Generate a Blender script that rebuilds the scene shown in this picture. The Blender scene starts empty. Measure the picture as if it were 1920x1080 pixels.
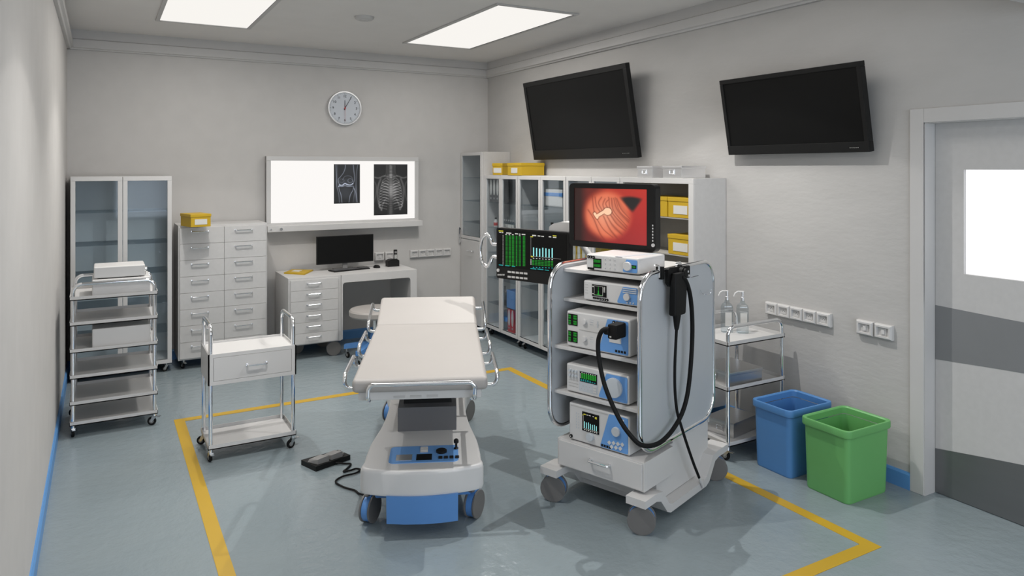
import bpy, bmesh, math, random
import numpy as np
from mathutils import Vector, Matrix
PI=math.pi
random.seed(7)
scn=bpy.context.scene
COL=scn.collection
def lin(c):
    return tuple(((v/255)/12.92 if v/255<=.04045 else ((v/255+.055)/1.055)**2.4) for v in c)
# ------------------------------------------------------------------ materials
def mat(name,rgb,rough=.5,metal=0.,spec=.5,bump=0.,bscale=60.,bstretch=(1,1,1),var=0.,vscale=3.,emit=None,estr=0.,coat=0.):
    m=bpy.data.materials.new(name); m.use_nodes=True
    nt=m.node_tree; b=nt.nodes['Principled BSDF']
    b.inputs['Base Color'].default_value=(*rgb,1); b.inputs['Roughness'].default_value=rough
    b.inputs['Metallic'].default_value=metal; b.inputs['Specular IOR Level'].default_value=spec
    b.inputs['Coat Weight'].default_value=coat
    if emit: b.inputs['Emission Color'].default_value=(*emit,1); b.inputs['Emission Strength'].default_value=estr
    tc=nt.nodes.new('ShaderNodeTexCoord')
    def noise(scale,det=3):
        mp=nt.nodes.new('ShaderNodeMapping'); mp.inputs['Scale'].default_value=bstretch
        nt.links.new(tc.outputs['Object'],mp.inputs['Vector'])
        n=nt.nodes.new('ShaderNodeTexNoise'); n.inputs['Scale'].default_value=scale; n.inputs['Detail'].default_value=det
        nt.links.new(mp.outputs['Vector'],n.inputs['Vector']); return n
    if bump:
        n=noise(bscale); bp=nt.nodes.new('ShaderNodeBump'); bp.inputs['Strength'].default_value=bump; bp.inputs['Distance'].default_value=.01
        nt.links.new(n.outputs['Fac'],bp.inputs['Height']); nt.links.new(bp.outputs['Normal'],b.inputs['Normal'])
    n2=noise(vscale,4); r=nt.nodes.new('ShaderNodeValToRGB')
    v=var if var else .015
    r.color_ramp.elements[0].position=.35; r.color_ramp.elements[1].position=.65
    r.color_ramp.elements[0].color=(*[c*(1-v) for c in rgb],1); r.color_ramp.elements[1].color=(*[min(1,c*(1+v)) for c in rgb],1)
    nt.links.new(n2.outputs['Fac'],r.inputs['Fac']); nt.links.new(r.outputs['Color'],b.inputs['Base Color'])
    return m
def emat(name,rgb,s=1.):
    m=bpy.data.materials.new(name); m.use_nodes=True; nt=m.node_tree; nt.nodes.clear()
    o=nt.nodes.new('ShaderNodeOutputMaterial'); e=nt.nodes.new('ShaderNodeEmission')
    e.inputs['Color'].default_value=(*rgb,1); e.inputs['Strength'].default_value=s
    nt.links.new(e.outputs[0],o.inputs[0]); return m
def paintmat(name,s=1.):
    m=bpy.data.materials.new(name); m.use_nodes=True; nt=m.node_tree; b=nt.nodes['Principled BSDF']
    b.inputs['Base Color'].default_value=(.01,.01,.01,1); b.inputs['Roughness'].default_value=.35
    a=nt.nodes.new('ShaderNodeAttribute'); a.attribute_name='picture'
    nt.links.new(a.outputs['Color'],b.inputs['Emission Color']); b.inputs['Emission Strength'].default_value=s
    return m
def glassmat(name,tint,gl=.08,rough=.03):
    m=bpy.data.materials.new(name); m.use_nodes=True; nt=m.node_tree; nt.nodes.clear()
    o=nt.nodes.new('ShaderNodeOutputMaterial'); t=nt.nodes.new('ShaderNodeBsdfTransparent'); g=nt.nodes.new('ShaderNodeBsdfGlossy')
    t.inputs['Color'].default_value=(*tint,1); g.inputs['Roughness'].default_value=rough; g.inputs['Color'].default_value=(.75,.78,.82,1)
    f=nt.nodes.new('ShaderNodeLayerWeight'); f.inputs['Blend'].default_value=.25
    mr=nt.nodes.new('ShaderNodeMath'); mr.operation='MULTIPLY_ADD'; mr.inputs[1].default_value=.16; mr.inputs[2].default_value=gl
    x=nt.nodes.new('ShaderNodeMixShader')
    nt.links.new(f.outputs['Fresnel'],mr.inputs[0]); nt.links.new(mr.outputs[0],x.inputs[0])
    nt.links.new(t.outputs[0],x.inputs[1]); nt.links.new(g.outputs[0],x.inputs[2]); nt.links.new(x.outputs[0],o.inputs[0])
    return m
M={}
M['wall']=mat('wall_paint',(.52,.505,.488),.7,bump=.10,bscale=9,var=.02,vscale=6,spec=.3)
M['stucco']=mat('stucco',(.46,.449,.435),.75,bump=.16,bscale=22,bstretch=(1,.6,1.7),var=.02,vscale=5,spec=.3)
M['trim']=mat('trim_paint',(.52,.51,.50),.6)
M['ceil']=mat('ceiling_paint',(.72,.70,.68),.8,spec=.2)
M['base']=mat('blue_skirting',(.10,.27,.56),.4)
M['white']=mat('white_laminate',(.53,.52,.51),.45,var=.02,vscale=30)
M['white2']=mat('white_powder_coat',(.56,.55,.54),.4)
M['plastic']=mat('white_plastic',(.60,.59,.58),.38)
M['seam']=mat('seam_grey',(.45,.44,.43),.6)
M['chrome']=mat('chrome',(.85,.86,.88),.09,metal=1)
M['steel']=mat('brushed_steel',(.60,.60,.60),.3,metal=1,bump=.03,bscale=40,bstretch=(1,1,12))
M['steelb']=mat('bright_steel',(.85,.85,.86),.38,metal=1)
M['kick']=mat('kick_plate_steel',(.20,.205,.21),.38,metal=.7,bump=.03,bscale=90,bstretch=(1,1,8))
M['band']=mat('grey_band',(.20,.205,.21),.5)
M['black']=mat('black_plastic',(.009,.009,.009),.45,spec=.25)
M['screen']=mat('dark_glass',(.008,.008,.008),.3,spec=.12)
M['rubber']=mat('black_rubber',(.006,.006,.006),.6,spec=.2)
M['dgrey']=mat('dark_grey_plastic',(.075,.075,.078),.5)
M['column']=mat('column_grey',(.125,.125,.13),.5)
M['mgrey']=mat('mid_grey_plastic',(.24,.235,.23),.5)
M['lgrey']=mat('light_grey_panel',(.50,.53,.56),.45)
M['side']=mat('side_panel_grey',(.42,.44,.46),.35)
M['wheel']=mat('grey_wheel_disc',(.14,.135,.13),.5)
M['blue']=mat('blue_plastic',(.095,.25,.56),.42)
M['bluep']=mat('blue_face_panel',(.13,.31,.64),.4)
M['binblue']=mat('blue_bin_plastic',(.085,.24,.52),.42)
M['bingreen']=mat('green_bin_plastic',(.13,.38,.12),.42)
M['yellow']=mat('yellow_cardboard',(.50,.32,.012),.5)
M['tape']=mat('yellow_floor_tape',(.47,.29,.018),.42)
M['label']=mat('paper_label',(.60,.59,.56),.6)
M['vinyl']=mat('cream_vinyl',(.36,.338,.32),.5,bump=.03,bscale=220)
M['red']=mat('red_binder',(.50,.02,.02),.5)
M['redc']=mat('red_cap',(.5,.03,.03),.5)
M['inner']=mat('cabinet_back_grey',(.56,.60,.62),.6)
M['cond']=mat('grey_brown_back',(.34,.325,.295),.6)
M['socket']=mat('socket_plastic',(.56,.55,.54),.4)
M['clock']=mat('clock_face',(.50,.53,.57),.4)
M['silver']=mat('silver_rim',(.62,.62,.62),.3,metal=.6)
M['glass']=glassmat('cabinet_glass',(.935,.955,.965),.012)
M['gshelf']=glassmat('glass_shelf',(.90,.93,.945),.03)
M['bottle']=glassmat('clear_bottle',(.87,.90,.91),.06)
M['vial']=glassmat('vial_glass',(.8,.85,.88),.1)
M['lamp']=emat('lamp_diffuser',lin((241,238,233)),1.0)
M['viewer']=emat('viewer_panel',lin((245,242,239)),1.0)
M['win']=emat('door_window_daylight',lin((250,250,252)),1.05)
M['day']=emat('daylight_glass',(.72,.84,1.0),1.2)
M['green']=emat('green_readout',lin((42,138,50)),1.)
M['dgreen']=emat('dark_green_readout',lin((20,84,34)),1.)
M['cyan']=emat('cyan_bars',lin((150,226,226)),1.)
M['teal']=emat('teal_text',lin((45,150,150)),1.)
M['wtext']=emat('white_text',lin((196,196,190)),1.)
M['ytext']=emat('yellow_text',lin((186,180,60)),1.)
M['picture']=paintmat('screen_picture',1.)
# floor: painted resin, bumpy and glossy
def floormat():
    m=bpy.data.materials.new('resin_floor'); m.use_nodes=True; nt=m.node_tree; b=nt.nodes['Principled BSDF']; L=nt.links.new
    tc=nt.nodes.new('ShaderNodeTexCoord')
    def N(s,d,r=.5):
        n=nt.nodes.new('ShaderNodeTexNoise'); n.inputs['Scale'].default_value=s; n.inputs['Detail'].default_value=d; n.inputs['Roughness'].default_value=r
        L(tc.outputs['Object'],n.inputs['Vector']); return n
    n=N(1.6,5); r=nt.nodes.new('ShaderNodeValToRGB')
    r.color_ramp.elements[0].position=.3; r.color_ramp.elements[1].position=.7
    r.color_ramp.elements[0].color=(.215,.26,.28,1); r.color_ramp.elements[1].color=(.235,.278,.293,1)
    L(n.outputs['Fac'],r.inputs['Fac']); L(r.outputs['Color'],b.inputs['Base Color'])
    n1=N(16,3); n2=N(60,4,.6); mx=nt.nodes.new('ShaderNodeMath'); mx.operation='MULTIPLY_ADD'; mx.inputs[1].default_value=.35
    L(n2.outputs['Fac'],mx.inputs[0]); L(n1.outputs['Fac'],mx.inputs[2])
    bp=nt.nodes.new('ShaderNodeBump'); bp.inputs['Strength'].default_value=.7; bp.inputs['Distance'].default_value=.006
    L(mx.outputs[0],bp.inputs['Height']); L(bp.outputs['Normal'],b.inputs['Normal'])
    b.inputs['Roughness'].default_value=.11; b.inputs['Specular IOR Level'].default_value=.5
    return m
M['floor']=floormat()
# ------------------------------------------------------------------ mesh builder
def rrect(x0,x1,y0,y1,r,n=4):
    P=[]
    for cx,cy,a in ((x1-r,y1-r,0),(x0+r,y1-r,PI/2),(x0+r,y0+r,PI),(x1-r,y0+r,1.5*PI)):
        for i in range(n+1):
            t=a+PI/2*i/n; P.append((cx+r*math.cos(t),cy+r*math.sin(t)))
    return P
def fillet(pts,r,n=5,closed=False):
    pts=[Vector(p) for p in pts]; out=[]; N=len(pts)
    for i,p in enumerate(pts):
        if not closed and (i==0 or i==N-1): out.append(p); continue
        a=pts[i-1]; b=pts[(i+1)%N]; d1=(a-p); d2=(b-p); l1=d1.length; l2=d2.length; d1.normalize(); d2.normalize()
        ang=d1.angle(d2)
        if ang>PI-.02: out.append(p); continue
        rr=r[i] if isinstance(r,(list,tuple)) else r
        t=min(rr/math.tan(ang/2),l1*.49,l2*.49); rr=t*math.tan(ang/2)
        p1=p+d1*t; p2=p+d2*t; c=p+(d1+d2).normalized()*(rr/math.sin(ang/2))
        v1=p1-c; v2=p2-c; th=v1.angle(v2); ax=v1.cross(v2).normalized()
        for k in range(n+1): out.append(c+Matrix.Rotation(th*k/n,3,ax)@v1)
    return out
def spline(pts,n=8):
    P=[Vector(p) for p in pts]; P=[P[0]*2-P[1]]+P+[P[-1]*2-P[-2]]; out=[]
    for i in range(1,len(P)-2):
        for k in range(n):
            t=k/n; a,b,c,d=P[i-1],P[i],P[i+1],P[i+2]
            out.append(.5*((2*b)+(c-a)*t+(2*a-5*b+4*c-d)*t*t+(3*b-a-3*c+d)*t**3))
    out.append(P[-2]); return out
class MB:
    def __init__(s): s.bm=bmesh.new()
    def add(s,V,F,mt=None):
        vs=[s.bm.verts.new((mt@Vector(v)) if mt else v) for v in V]
        for f in F:
            try: s.bm.faces.new([vs[i] for i in f])
            except ValueError: pass
        return s
    def box(s,x0,x1,y0,y1,z0,z1,bev=0.,seg=2,mt=None):
        x0,x1=sorted((x0,x1)); y0,y1=sorted((y0,y1)); z0,z1=sorted((z0,z1))
        V=[(x,y,z) for x in (x0,x1) for y in (y0,y1) for z in (z0,z1)]
        F=[(0,1,3,2),(4,6,7,5),(0,4,5,1),(2,3,7,6),(0,2,6,4),(1,5,7,3)]
        if bev<=0: return s.add(V,F,mt)
        t=bmesh.new(); vs=[t.verts.new(v) for v in V]
        for f in F: t.faces.new([vs[i] for i in f])
        bev=min(bev,.49*min(x1-x0,y1-y0,z1-z0))
        bmesh.ops.bevel(t,geom=list(t.edges),offset=bev,segments=seg,affect='EDGES',profile=.5)
        t.verts.ensure_lookup_table(); t.verts.index_update()
        s.add([v.co.copy() for v in t.verts],[[v.index for v in f.verts] for f in t.faces],mt); t.free(); return s
    def prism(s,P,a,b,axis='z',mt=None,P2=None):
        n=len(P); P2=P2 or P
        def m3(p,h):
            return {'z':(p[0],p[1],h),'y':(p[0],h,p[1]),'x':(h,p[0],p[1])}[axis]
        V=[m3(p,a) for p in P]+[m3(p,b) for p in P2]
        F=[list(range(n))[::-1],list(range(n,2*n))]+[(i,(i+1)%n,n+(i+1)%n,n+i) for i in range(n)]
        return s.add(V,F,mt)
    def loft(s,rings,cap=True,mt=None,closed=True):
        n=len(rings[0]); V=[v for r in rings for v in r]; F=[]
        for k in range(len(rings)-1):
            for i in range(n if closed else n-1):
                F.append((k*n+i,k*n+(i+1)%n,(k+1)*n+(i+1)%n,(k+1)*n+i))
        if cap: F+=[list(range(n))[::-1],list(range((len(rings)-1)*n,len(rings)*n))]
        return s.add(V,F,mt)
    def tube(s,path,r,n=10,closed=False,mt=None):
        P=[Vector(p) for p in path]; N=len(P); rings=[]; up=None
        rs=r if isinstance(r,(list,tuple)) else [r]*N
        for i,p in enumerate(P):
            if closed: d=(P[(i+1)%N]-P[i-1])
            else: d=(P[min(i+1,N-1)]-P[max(i-1,0)])
            if d.length<1e-9: d=Vector((0,0,1))
            d.normalize()
            if up is None:
                up=Vector((0,0,1)) if abs(d.z)<.9 else Vector((1,0,0))
            a=(up-d*up.dot(d)).normalized(); up=a; b=d.cross(a)
            rings.append([p+a*rs[i]*math.cos(2*PI*k/n)+b*rs[i]*math.sin(2*PI*k/n) for k in range(n)])
        if closed: rings.append(rings[0])
        return s.loft(rings,cap=not closed,mt=mt)
    def cyl(s,c,r,h,axis='z',n=24,r2=None,mt=None):
        r2=r if r2 is None else r2
        return s.prism([(r*math.cos(2*PI*k/n),r*math.sin(2*PI*k/n)) for k in range(n)],0,h,axis,
             (mt or Matrix())@Matrix.Translation(c),[(r2*math.cos(2*PI*k/n),r2*math.sin(2*PI*k/n)) for k in range(n)])
    def lathe(s,prof,n=24,mt=None,axis='z'):
        rings=[]
        for r,z in prof:
            ring=[]
            for k in range(n):
                a,b=r*math.cos(2*PI*k/n),r*math.sin(2*PI*k/n)
                ring.append({'z':(a,b,z),'y':(a,z,b),'x':(z,a,b)}[axis])
            rings.append(ring)
        return s.loft(rings,cap=True,mt=mt)
    def build(s,name,material,parent=None,loc=None,rz=None,smooth=True,label=None):
        bmesh.ops.remove_doubles(s.bm,verts=s.bm.verts,dist=1e-6)
        bmesh.ops.recalc_face_normals(s.bm,faces=s.bm.faces)
        me=bpy.data.meshes.new(name); s.bm.to_mesh(me); s.bm.free()
        me.materials.append(M[material] if isinstance(material,str) else material)
        if smooth and len(me.polygons):
            me.polygons.foreach_set('use_smooth',[True]*len(me.polygons)); me.set_sharp_from_angle(angle=math.radians(38))
        o=bpy.data.objects.new(name,me); COL.objects.link(o)
        if smooth:
            wn=o.modifiers.new('weighted_normals','WEIGHTED_NORMAL'); wn.keep_sharp=True; wn.weight=60
        if parent: o.parent=parent
        if loc: o.location=loc
        if rz is not None: o.rotation_euler=(0,0,rz)
        if label: o['label']=label
        return o
def tag(o,label,cat,group=None,kind=None):
    o['label']=label; o['category']=cat
    if group: o['group']=group
    if kind: o['kind']=kind
    return o
def thing(name,label,cat,loc=(0,0,0),rz=0,group=None):
    o=bpy.data.objects.new(name,None); COL.objects.link(o); o.location=loc; o.rotation_euler=(0,0,rz)
    o.empty_display_size=.05
    return tag(o,label,cat,group)
def struct(o): o['kind']='structure'; return o
def text_mesh(s,size,name,material,parent,loc,rot,depth=.0008,label=None):
    cu=bpy.data.curves.new(name,'FONT'); cu.body=s; cu.size=size; cu.align_x='CENTER'; cu.align_y='CENTER'; cu.extrude=depth
    t=bpy.data.objects.new('tmp',cu); COL.objects.link(t); dg=bpy.context.evaluated_depsgraph_get()
    me=bpy.data.meshes.new_from_object(t.evaluated_get(dg)); me.name=name
    bpy.data.objects.remove(t); me.materials.clear(); me.materials.append(M[material])
    o=bpy.data.objects.new(name,me); COL.objects.link(o); o.parent=parent; o.location=loc; o.rotation_euler=rot
    if label: o['label']=label
    return o
# small swivel castor: top plate at z=h above floor, at (x,y) in parent space
def castor(parent,x,y,h=.085,rot=0.,r=.027):
    mt=Matrix.Translation((x,y,0))@Matrix.Rotation(rot,4,'Z')
    b=MB(); b.cyl((0,0,2*r+.004),.010,h-2*r-.004,n=12,mt=mt)
    for sx in (-1,1):
        b.prism([(-.018,2*r+.006),(.014,2*r+.006),(.026,r),(.016,r-.006)],sx*.011-.0012,sx*.011+.0012,'x',mt)
    b.box(-.0122,.0122,-.018,.014,2*r+.002,2*r+.007,mt=mt)
    b.box(-.010,.010,-.040,-.016,2*r-.002,2*r+.002,mt=mt)
    c=b.build('castor','steel',parent)
    w=MB(); mt2=mt@Matrix.Translation((0,.018,r)); w.lathe([(r*.55,-.008),(r*.93,-.009),(r,-.005),(r,.005),(r*.93,.009),(r*.55,.008)],20,mt2,'x')
    w.build('wheel','rubber',c)
    w=MB(); w.cyl((-.0095,.018,r),r*.52,.019,'x',16,mt=mt); w.build('wheel_hub','mgrey',c,label='grey hub in the black wheel')
    return c
# large twin-disc castor, blue housing between grey discs
def big_castor(parent,x,y,top,rot=0.,r=.069):
    mt=Matrix.Translation((x,y,0))@Matrix.Rotation(rot,4,'Z')
    b=MB(); b.cyl((-.017,0,r),r*.93,.034,'x',28,mt=mt); b.box(-.016,.016,-.02,.03,r,2*r+.004,.004,mt=mt)
    c=b.build('castor','blue',parent,label='blue housing of twin wheel castor')
    for sx in (-1,1):
        w=MB(); x0=.018 if sx>0 else -.030
        w.lathe([(r*.9,x0-.0),(r,x0+.002),(r,x0+.010),(r*.93,x0+.012)],32,mt@Matrix.Translation((0,0,r)),'x'); w.build('wheel','wheel',c,label='grey wheel disc')
    s=MB(); s.cyl((0,0,2*r),.011,max(.01,top-2*r),n=14,mt=mt); s.build('stem','chrome',c)
    p=MB(); p.box(-.012,.012,-.085,-.03,2*r-.012,2*r-.002,.004,mt=mt@Matrix.Rotation(-.25,4,'X')); p.build('brake_pedal','wheel',c)
    return c
def handle(parent,x,y,z,w=.12,out=.026,th=.006,material='chrome'):   # bar pull in front of plane y
    b=MB()
    p=fillet([(x-w/2,y,z),(x-w/2,y-out,z),(x+w/2,y-out,z),(x+w/2,y,z)],.008,4); b.tube(p,th,8)
    for sx in (-1,1): b.box(x+sx*w/2-.007,x+sx*w/2+.007,y-.004,y,z-.007,z+.007)
    return b.build('handle',material,parent)
# ------------------------------------------------------------------ camera
cam=bpy.data.cameras.new('camera'); co=bpy.data.objects.new('camera',cam); COL.objects.link(co)
YAW=math.atan2(770,1353.7)
co.location=(0,0,1.8); co.rotation_euler=(PI/2,0,-YAW)
cam.sensor_width=36; cam.lens=36*1353.7/1920; cam.shift_y=-(540-316)/1920; cam.clip_start=.05
scn.camera=co
# ------------------------------------------------------------------ room shell
XL,XR,YB,YF,ZC=-.263,3.94,7.50,-1.9,3.035
struct(MB().box(XL-.1,XR+.25,YF-.1,YB+.1,-.1,0).build('floor','floor',smooth=False))
struct(MB().box(XL-.1,XR+.25,YF-.1,YB+.1,ZC,ZC+.1).build('ceiling','ceil',smooth=False))
struct(MB().box(XL-.1,XL,YF,YB,0,ZC).build('wall_left','wall',smooth=False))
struct(MB().box(XL-.1,XR+.1,YB,YB+.1,0,ZC).build('wall_back','wall',smooth=False))
b=MB(); b.box(XL-.1,XR+.1,YF-.1,YF,0,.75); b.box(XL-.1,XR+.1,YF-.1,YF,2.55,ZC); b.box(XL-.1,.15,YF-.1,YF,.75,2.55); b.box(3.55,XR+.1,YF-.1,YF,.75,2.55)
struct(b.build('wall_front','wall',smooth=False))
wd=bpy.data.objects.new('window_1',None); COL.objects.link(wd); wd.location=(1.85,YF,.75); struct(wd)
b=MB()
for x0,x1,z0,z1 in ((-1.7,1.7,0,.06),(-1.7,1.7,1.74,1.8),(-1.7,-1.64,.06,1.74),(1.64,1.7,.06,1.74),(-.03,.03,.06,1.74)): b.box(x0,x1,-.07,-.01,z0,z1)
b.build('window_frame','trim',wd,smooth=False)
MB().box(-1.64,1.64,-.05,-.045,.06,1.74).build('window_pane','day',wd,smooth=False)
DY0,DY1,DZ=.95,2.331,2.052
b=MB(); b.box(XR,XR+.1,DY1,YB,0,ZC); b.box(XR,XR+.1,YF,DY0,0,ZC); b.box(XR,XR+.1,DY0,DY1,DZ,ZC)
struct(b.build('wall_right','stucco',smooth=False))
# cornices: two bands, lower one proud
def cornice(name,mt,l0,l1):   # profile (offset from wall, z)
    prof=[(0,2.858),(.022,2.858),(.030,2.868),(.048,2.874),(.044,2.945),(.028,2.955),(.028,ZC),(0,ZC)]
    b=MB(); b.prism(prof,l0,l1,'y',mt); return struct(b.build(name,'trim',smooth=False))
cornice('trim_1',Matrix.Translation((XL,0,0)),YF,YB)
cornice('trim_2',Matrix.Translation((XR,0,0))@Matrix.Scale(-1,4,(1,0,0)),1.71,YB)
cornice('trim_3',Matrix.Translation((0,YB,0))@Matrix.Rotation(-PI/2,4,'Z'),XL,XR)
# ceiling bulkhead crossing the room near the camera
struct(MB().box(XL,XR,1.30,1.70,2.55,ZC).build('trim_4','trim',smooth=False))
# skirting
def skirt(name,x0,x1,y0,y1,wall):
    b=MB(); prof=[(0,0),(.014,0),(.014,.082),(.006,.095),(0,.095)]
    if wall=='L': b.prism(prof,y0,y1,'y',Matrix.Translation((XL,0,0)))
    if wall=='R': b.prism(prof,y0,y1,'y',Matrix.Translation((XR,0,0))@Matrix.Scale(-1,4,(1,0,0)))
    if wall=='B': b.prism(prof,x0,x1,'y',Matrix.Translation((0,YB,0))@Matrix.Rotation(-PI/2,4,'Z'))
    return struct(b.build(name,'base',smooth=False))
skirt('baseboard_left',0,0,YF,YB,'L'); skirt('baseboard_right',0,0,2.409,YB,'R'); skirt('baseboard_back',XL,XR,0,0,'B')
# door in right wall
d=bpy.data.objects.new('door_1',None); COL.objects.link(d); d.location=(XR+.09,(DY0+DY1)/2,0); struct(d)
b=MB(); ox,oy=-(XR+.09),-(DY0+DY1)/2
mt=Matrix.Translation((ox,oy,0))
b.box(XR-.012,XR,DY1,DY1+.078,0,DZ+.078,.003,mt=mt); b.box(XR-.012,XR,DY0-.078,DY0,0,DZ+.078,.003,mt=mt); b.box(XR-.012,XR,DY0,DY1,DZ,DZ+.078,.003,mt=mt)
b.box(XR-.006,XR+.10,DY1-.004,DY1+.004,0,DZ,mt=mt); b.box(XR-.006,XR+.10,DY0-.004,DY0+.004,0,DZ,mt=mt); b.box(XR-.006,XR+.10,DY0,DY1,DZ-.004,DZ+.004,mt=mt)
b.build('door_frame','trim',d)
b=MB(); pz0,pz1,py0,py1=1.232,1.794,DY0+.25,2.173
for (a0,a1,c0,c1) in ((DY0+.004,DY1-.006,.004,pz0),(DY0+.004,DY1-.006,pz1,DZ-.004),(DY0+.004,py0,pz0,pz1),(py1,DY1-.006,pz0,pz1)):
    b.box(XR+.09,XR+.13,a0,a1,c0,c1,mt=mt)
b.build('door_leaf','white',d,smooth=False)
b=MB(); b.box(XR+.112,XR+.118,py0,py1,pz0,pz1,mt=mt); b.build('door_window','win',d,label='bright white glazed pane')
def wav(y): return (DY1-y)
def wave_strip(name,material,lo,hi):
    b=MB(); ys=[DY1-.006-(DY1-DY0-.01)*i/24 for i in range(25)]
    P=[(y,lo(wav(y))) for y in ys]+[(y,hi(wav(y))) for y in ys[::-1]]
    b.prism(P,XR+.0885,XR+.0899,'x',mt); return b.build(name,material,d,smooth=False)
wave_strip('grey_band','band',lambda t:.740+.075*math.sin(t*1.9)*.55,lambda t:1.042-.05*math.sin(t*1.9)*.4)
wave_strip('kick_plate','kick',lambda t:.004,lambda t:.245+.13*math.sin(min(t*1.15,PI/2)))
# yellow floor marking
Y0,Y1,X0,X1=1.2,5.69,.45,3.225; w=.068
b=MB()
b.box(X0,X1,Y1-w,Y1,0,.0015); b.box(X0,X0+w,Y0,Y1-w,0,.0015); b.box(X1-w,X1,2.114,Y1-w,0,.0015); b.box(1.2,X1-w,2.114,2.114+w,0,.0015)
tag(b.build('floor_marking','tape',smooth=False),'yellow tape outline on the blue-grey floor around the examination couch','floor marking')
# ------------------------------------------------------------------ ceiling fittings
def panel_light(cx,cy,label):
    t=thing('ceiling_light',label,'ceiling light',(cx,cy,ZC),0,'recessed ceiling light panels')
    W,H=.345,.94
    b=MB()
    for x0,x1,y0,y1 in ((-W-.03,-W,-H-.03,H+.03),(W,W+.03,-H-.03,H+.03),(-W,W,-H-.03,-H),(-W,W,H,H+.03)): b.box(x0,x1,y0,y1,-.012,0,.002)
    b.build('frame','trim',t)
    MB().box(-W,W,-H,H,-.006,-.001).build('diffuser','lamp',t,smooth=False)
    return t
panel_light(.765,5.70,'long white ceiling light panel on the left, above the small drawer trolley')
panel_light(2.935,5.70,'long white ceiling light panel on the right, nearest the cabinets')
panel_light(.765,3.05,'ceiling light panel above the bed foot, left side'); panel_light(2.935,3.05,'ceiling light panel above the waste bins, right side')
panel_light(.765,.1,'ceiling light panel over the camera end, left side'); panel_light(2.935,.1,'ceiling light panel over the camera end, right side')
t=thing('smoke_detector','small round white detector on the ceiling between the light panels','smoke detector',(1.86,5.70,ZC))
MB().lathe([(.0,-.028),(.06,-.028),(.072,-.020),(.078,-.006),(.078,0)],28).build('housing','trim',t)
MB().lathe([(.0,-.033),(.035,-.033),(.04,-.028)],20).build('sensor_cap','trim',t)
# ------------------------------------------------------------------ wall clock
t=thing('wall_clock','round silver-rimmed wall clock showing five past twelve','clock',(2.226,YB,2.434),0)
R=.182
b=MB(); b.lathe([(R-.022,-.030),(R-.016,-.040),(R-.004,-.040),(R,-.032),(R,0)],48,None,'y')
b.build('rim','silver',t)
f=MB().cyl((0,-.031,0),R-.014,.012,'y',40).build('dial','clock',t)
for k in range(1,13):
    a=PI/2-k*PI/6; text_mesh(str(k),.036,'numeral','black',f,(math.cos(a)*.125,-.0325,math.sin(a)*.125),(PI/2,0,0))
b=MB()
for k in range(60):
    a=k*PI/30; big=k%15==0 or k%5==0
    mt=Matrix.Rotation(a,4,'Y'); L=.012 if big else .006
    b.box(-.0012 if big else -.0006,.0012 if big else .0006,-.0332,-.0312,.157-L,.157,mt=mt)
b.build('minute_marks','black',f)
def hand(ln,wd,a,y,m,tail=.02):
    mt=Matrix.Rotation(a,4,'Y'); MB().prism([(-wd,-tail),(wd,-tail),(wd*.5,ln),(-wd*.5,ln)],y,y-.002,'y',mt).build('hand',m,t)
hand(.085,.0035,0,-.035,'black'); hand(.14,.0028,PI/6,-.037,'black'); hand(.145,.001,PI,-.039,'red',.03)
MB().cyl((0,-.042,0),.008,.01,'y',14).build('centre_cap','red',t)
# ------------------------------------------------------------------ painted pictures (screen / film content)
def picture(name,w,h,nx,ny,func,parent,loc,label=None,rot=None):
    xs=np.linspace(0,1,nx); zs=np.linspace(0,1,ny); U,V=np.meshgrid(xs,zs)      # V=0 bottom
    C=func(U,V)
    verts=np.stack([(U-.5)*w,np.zeros_like(U),V*h],-1).reshape(-1,3)
    faces=[(j*nx+i,j*nx+i+1,(j+1)*nx+i+1,(j+1)*nx+i) for j in range(ny-1) for i in range(nx-1)]
    me=bpy.data.meshes.new(name); me.from_pydata(verts.tolist(),[],faces)
    at=me.color_attributes.new('picture','FLOAT_COLOR','POINT')
    A=np.ones((nx*ny,4),dtype=np.float32); A[:,:3]=C.reshape(-1,3); at.data.foreach_set('color',A.ravel())
    me.materials.append(M['picture'])
    o=bpy.data.objects.new(name,me); COL.objects.link(o); o.parent=parent; o.location=loc
    if label: o['label']=label
    return o
def tolin(c): c=np.clip(c,0,1); return np.where(c<=.04045,c/12.92,((c+.055)/1.055)**2.4)
def dist(U,V,pts,asp):   # distance to polyline; pts in (u,v), v scaled by asp
    D=np.full(U.shape,9.)
    for (ax,ay),(bx,by) in zip(pts[:-1],pts[1:]):
        ay*=asp; by*=asp; dx,dy=bx-ax,by-ay; L=dx*dx+dy*dy+1e-12
        t=np.clip(((U-ax)*dx+(V*asp-ay)*dy)/L,0,1); D=np.minimum(D,np.hypot(U-ax-t*dx,V*asp-ay-t*dy))
    return D
def sp2(pts,n=6): return [(p.x,p.y) for p in spline([(a,b,0) for a,b in pts],n)]
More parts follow.
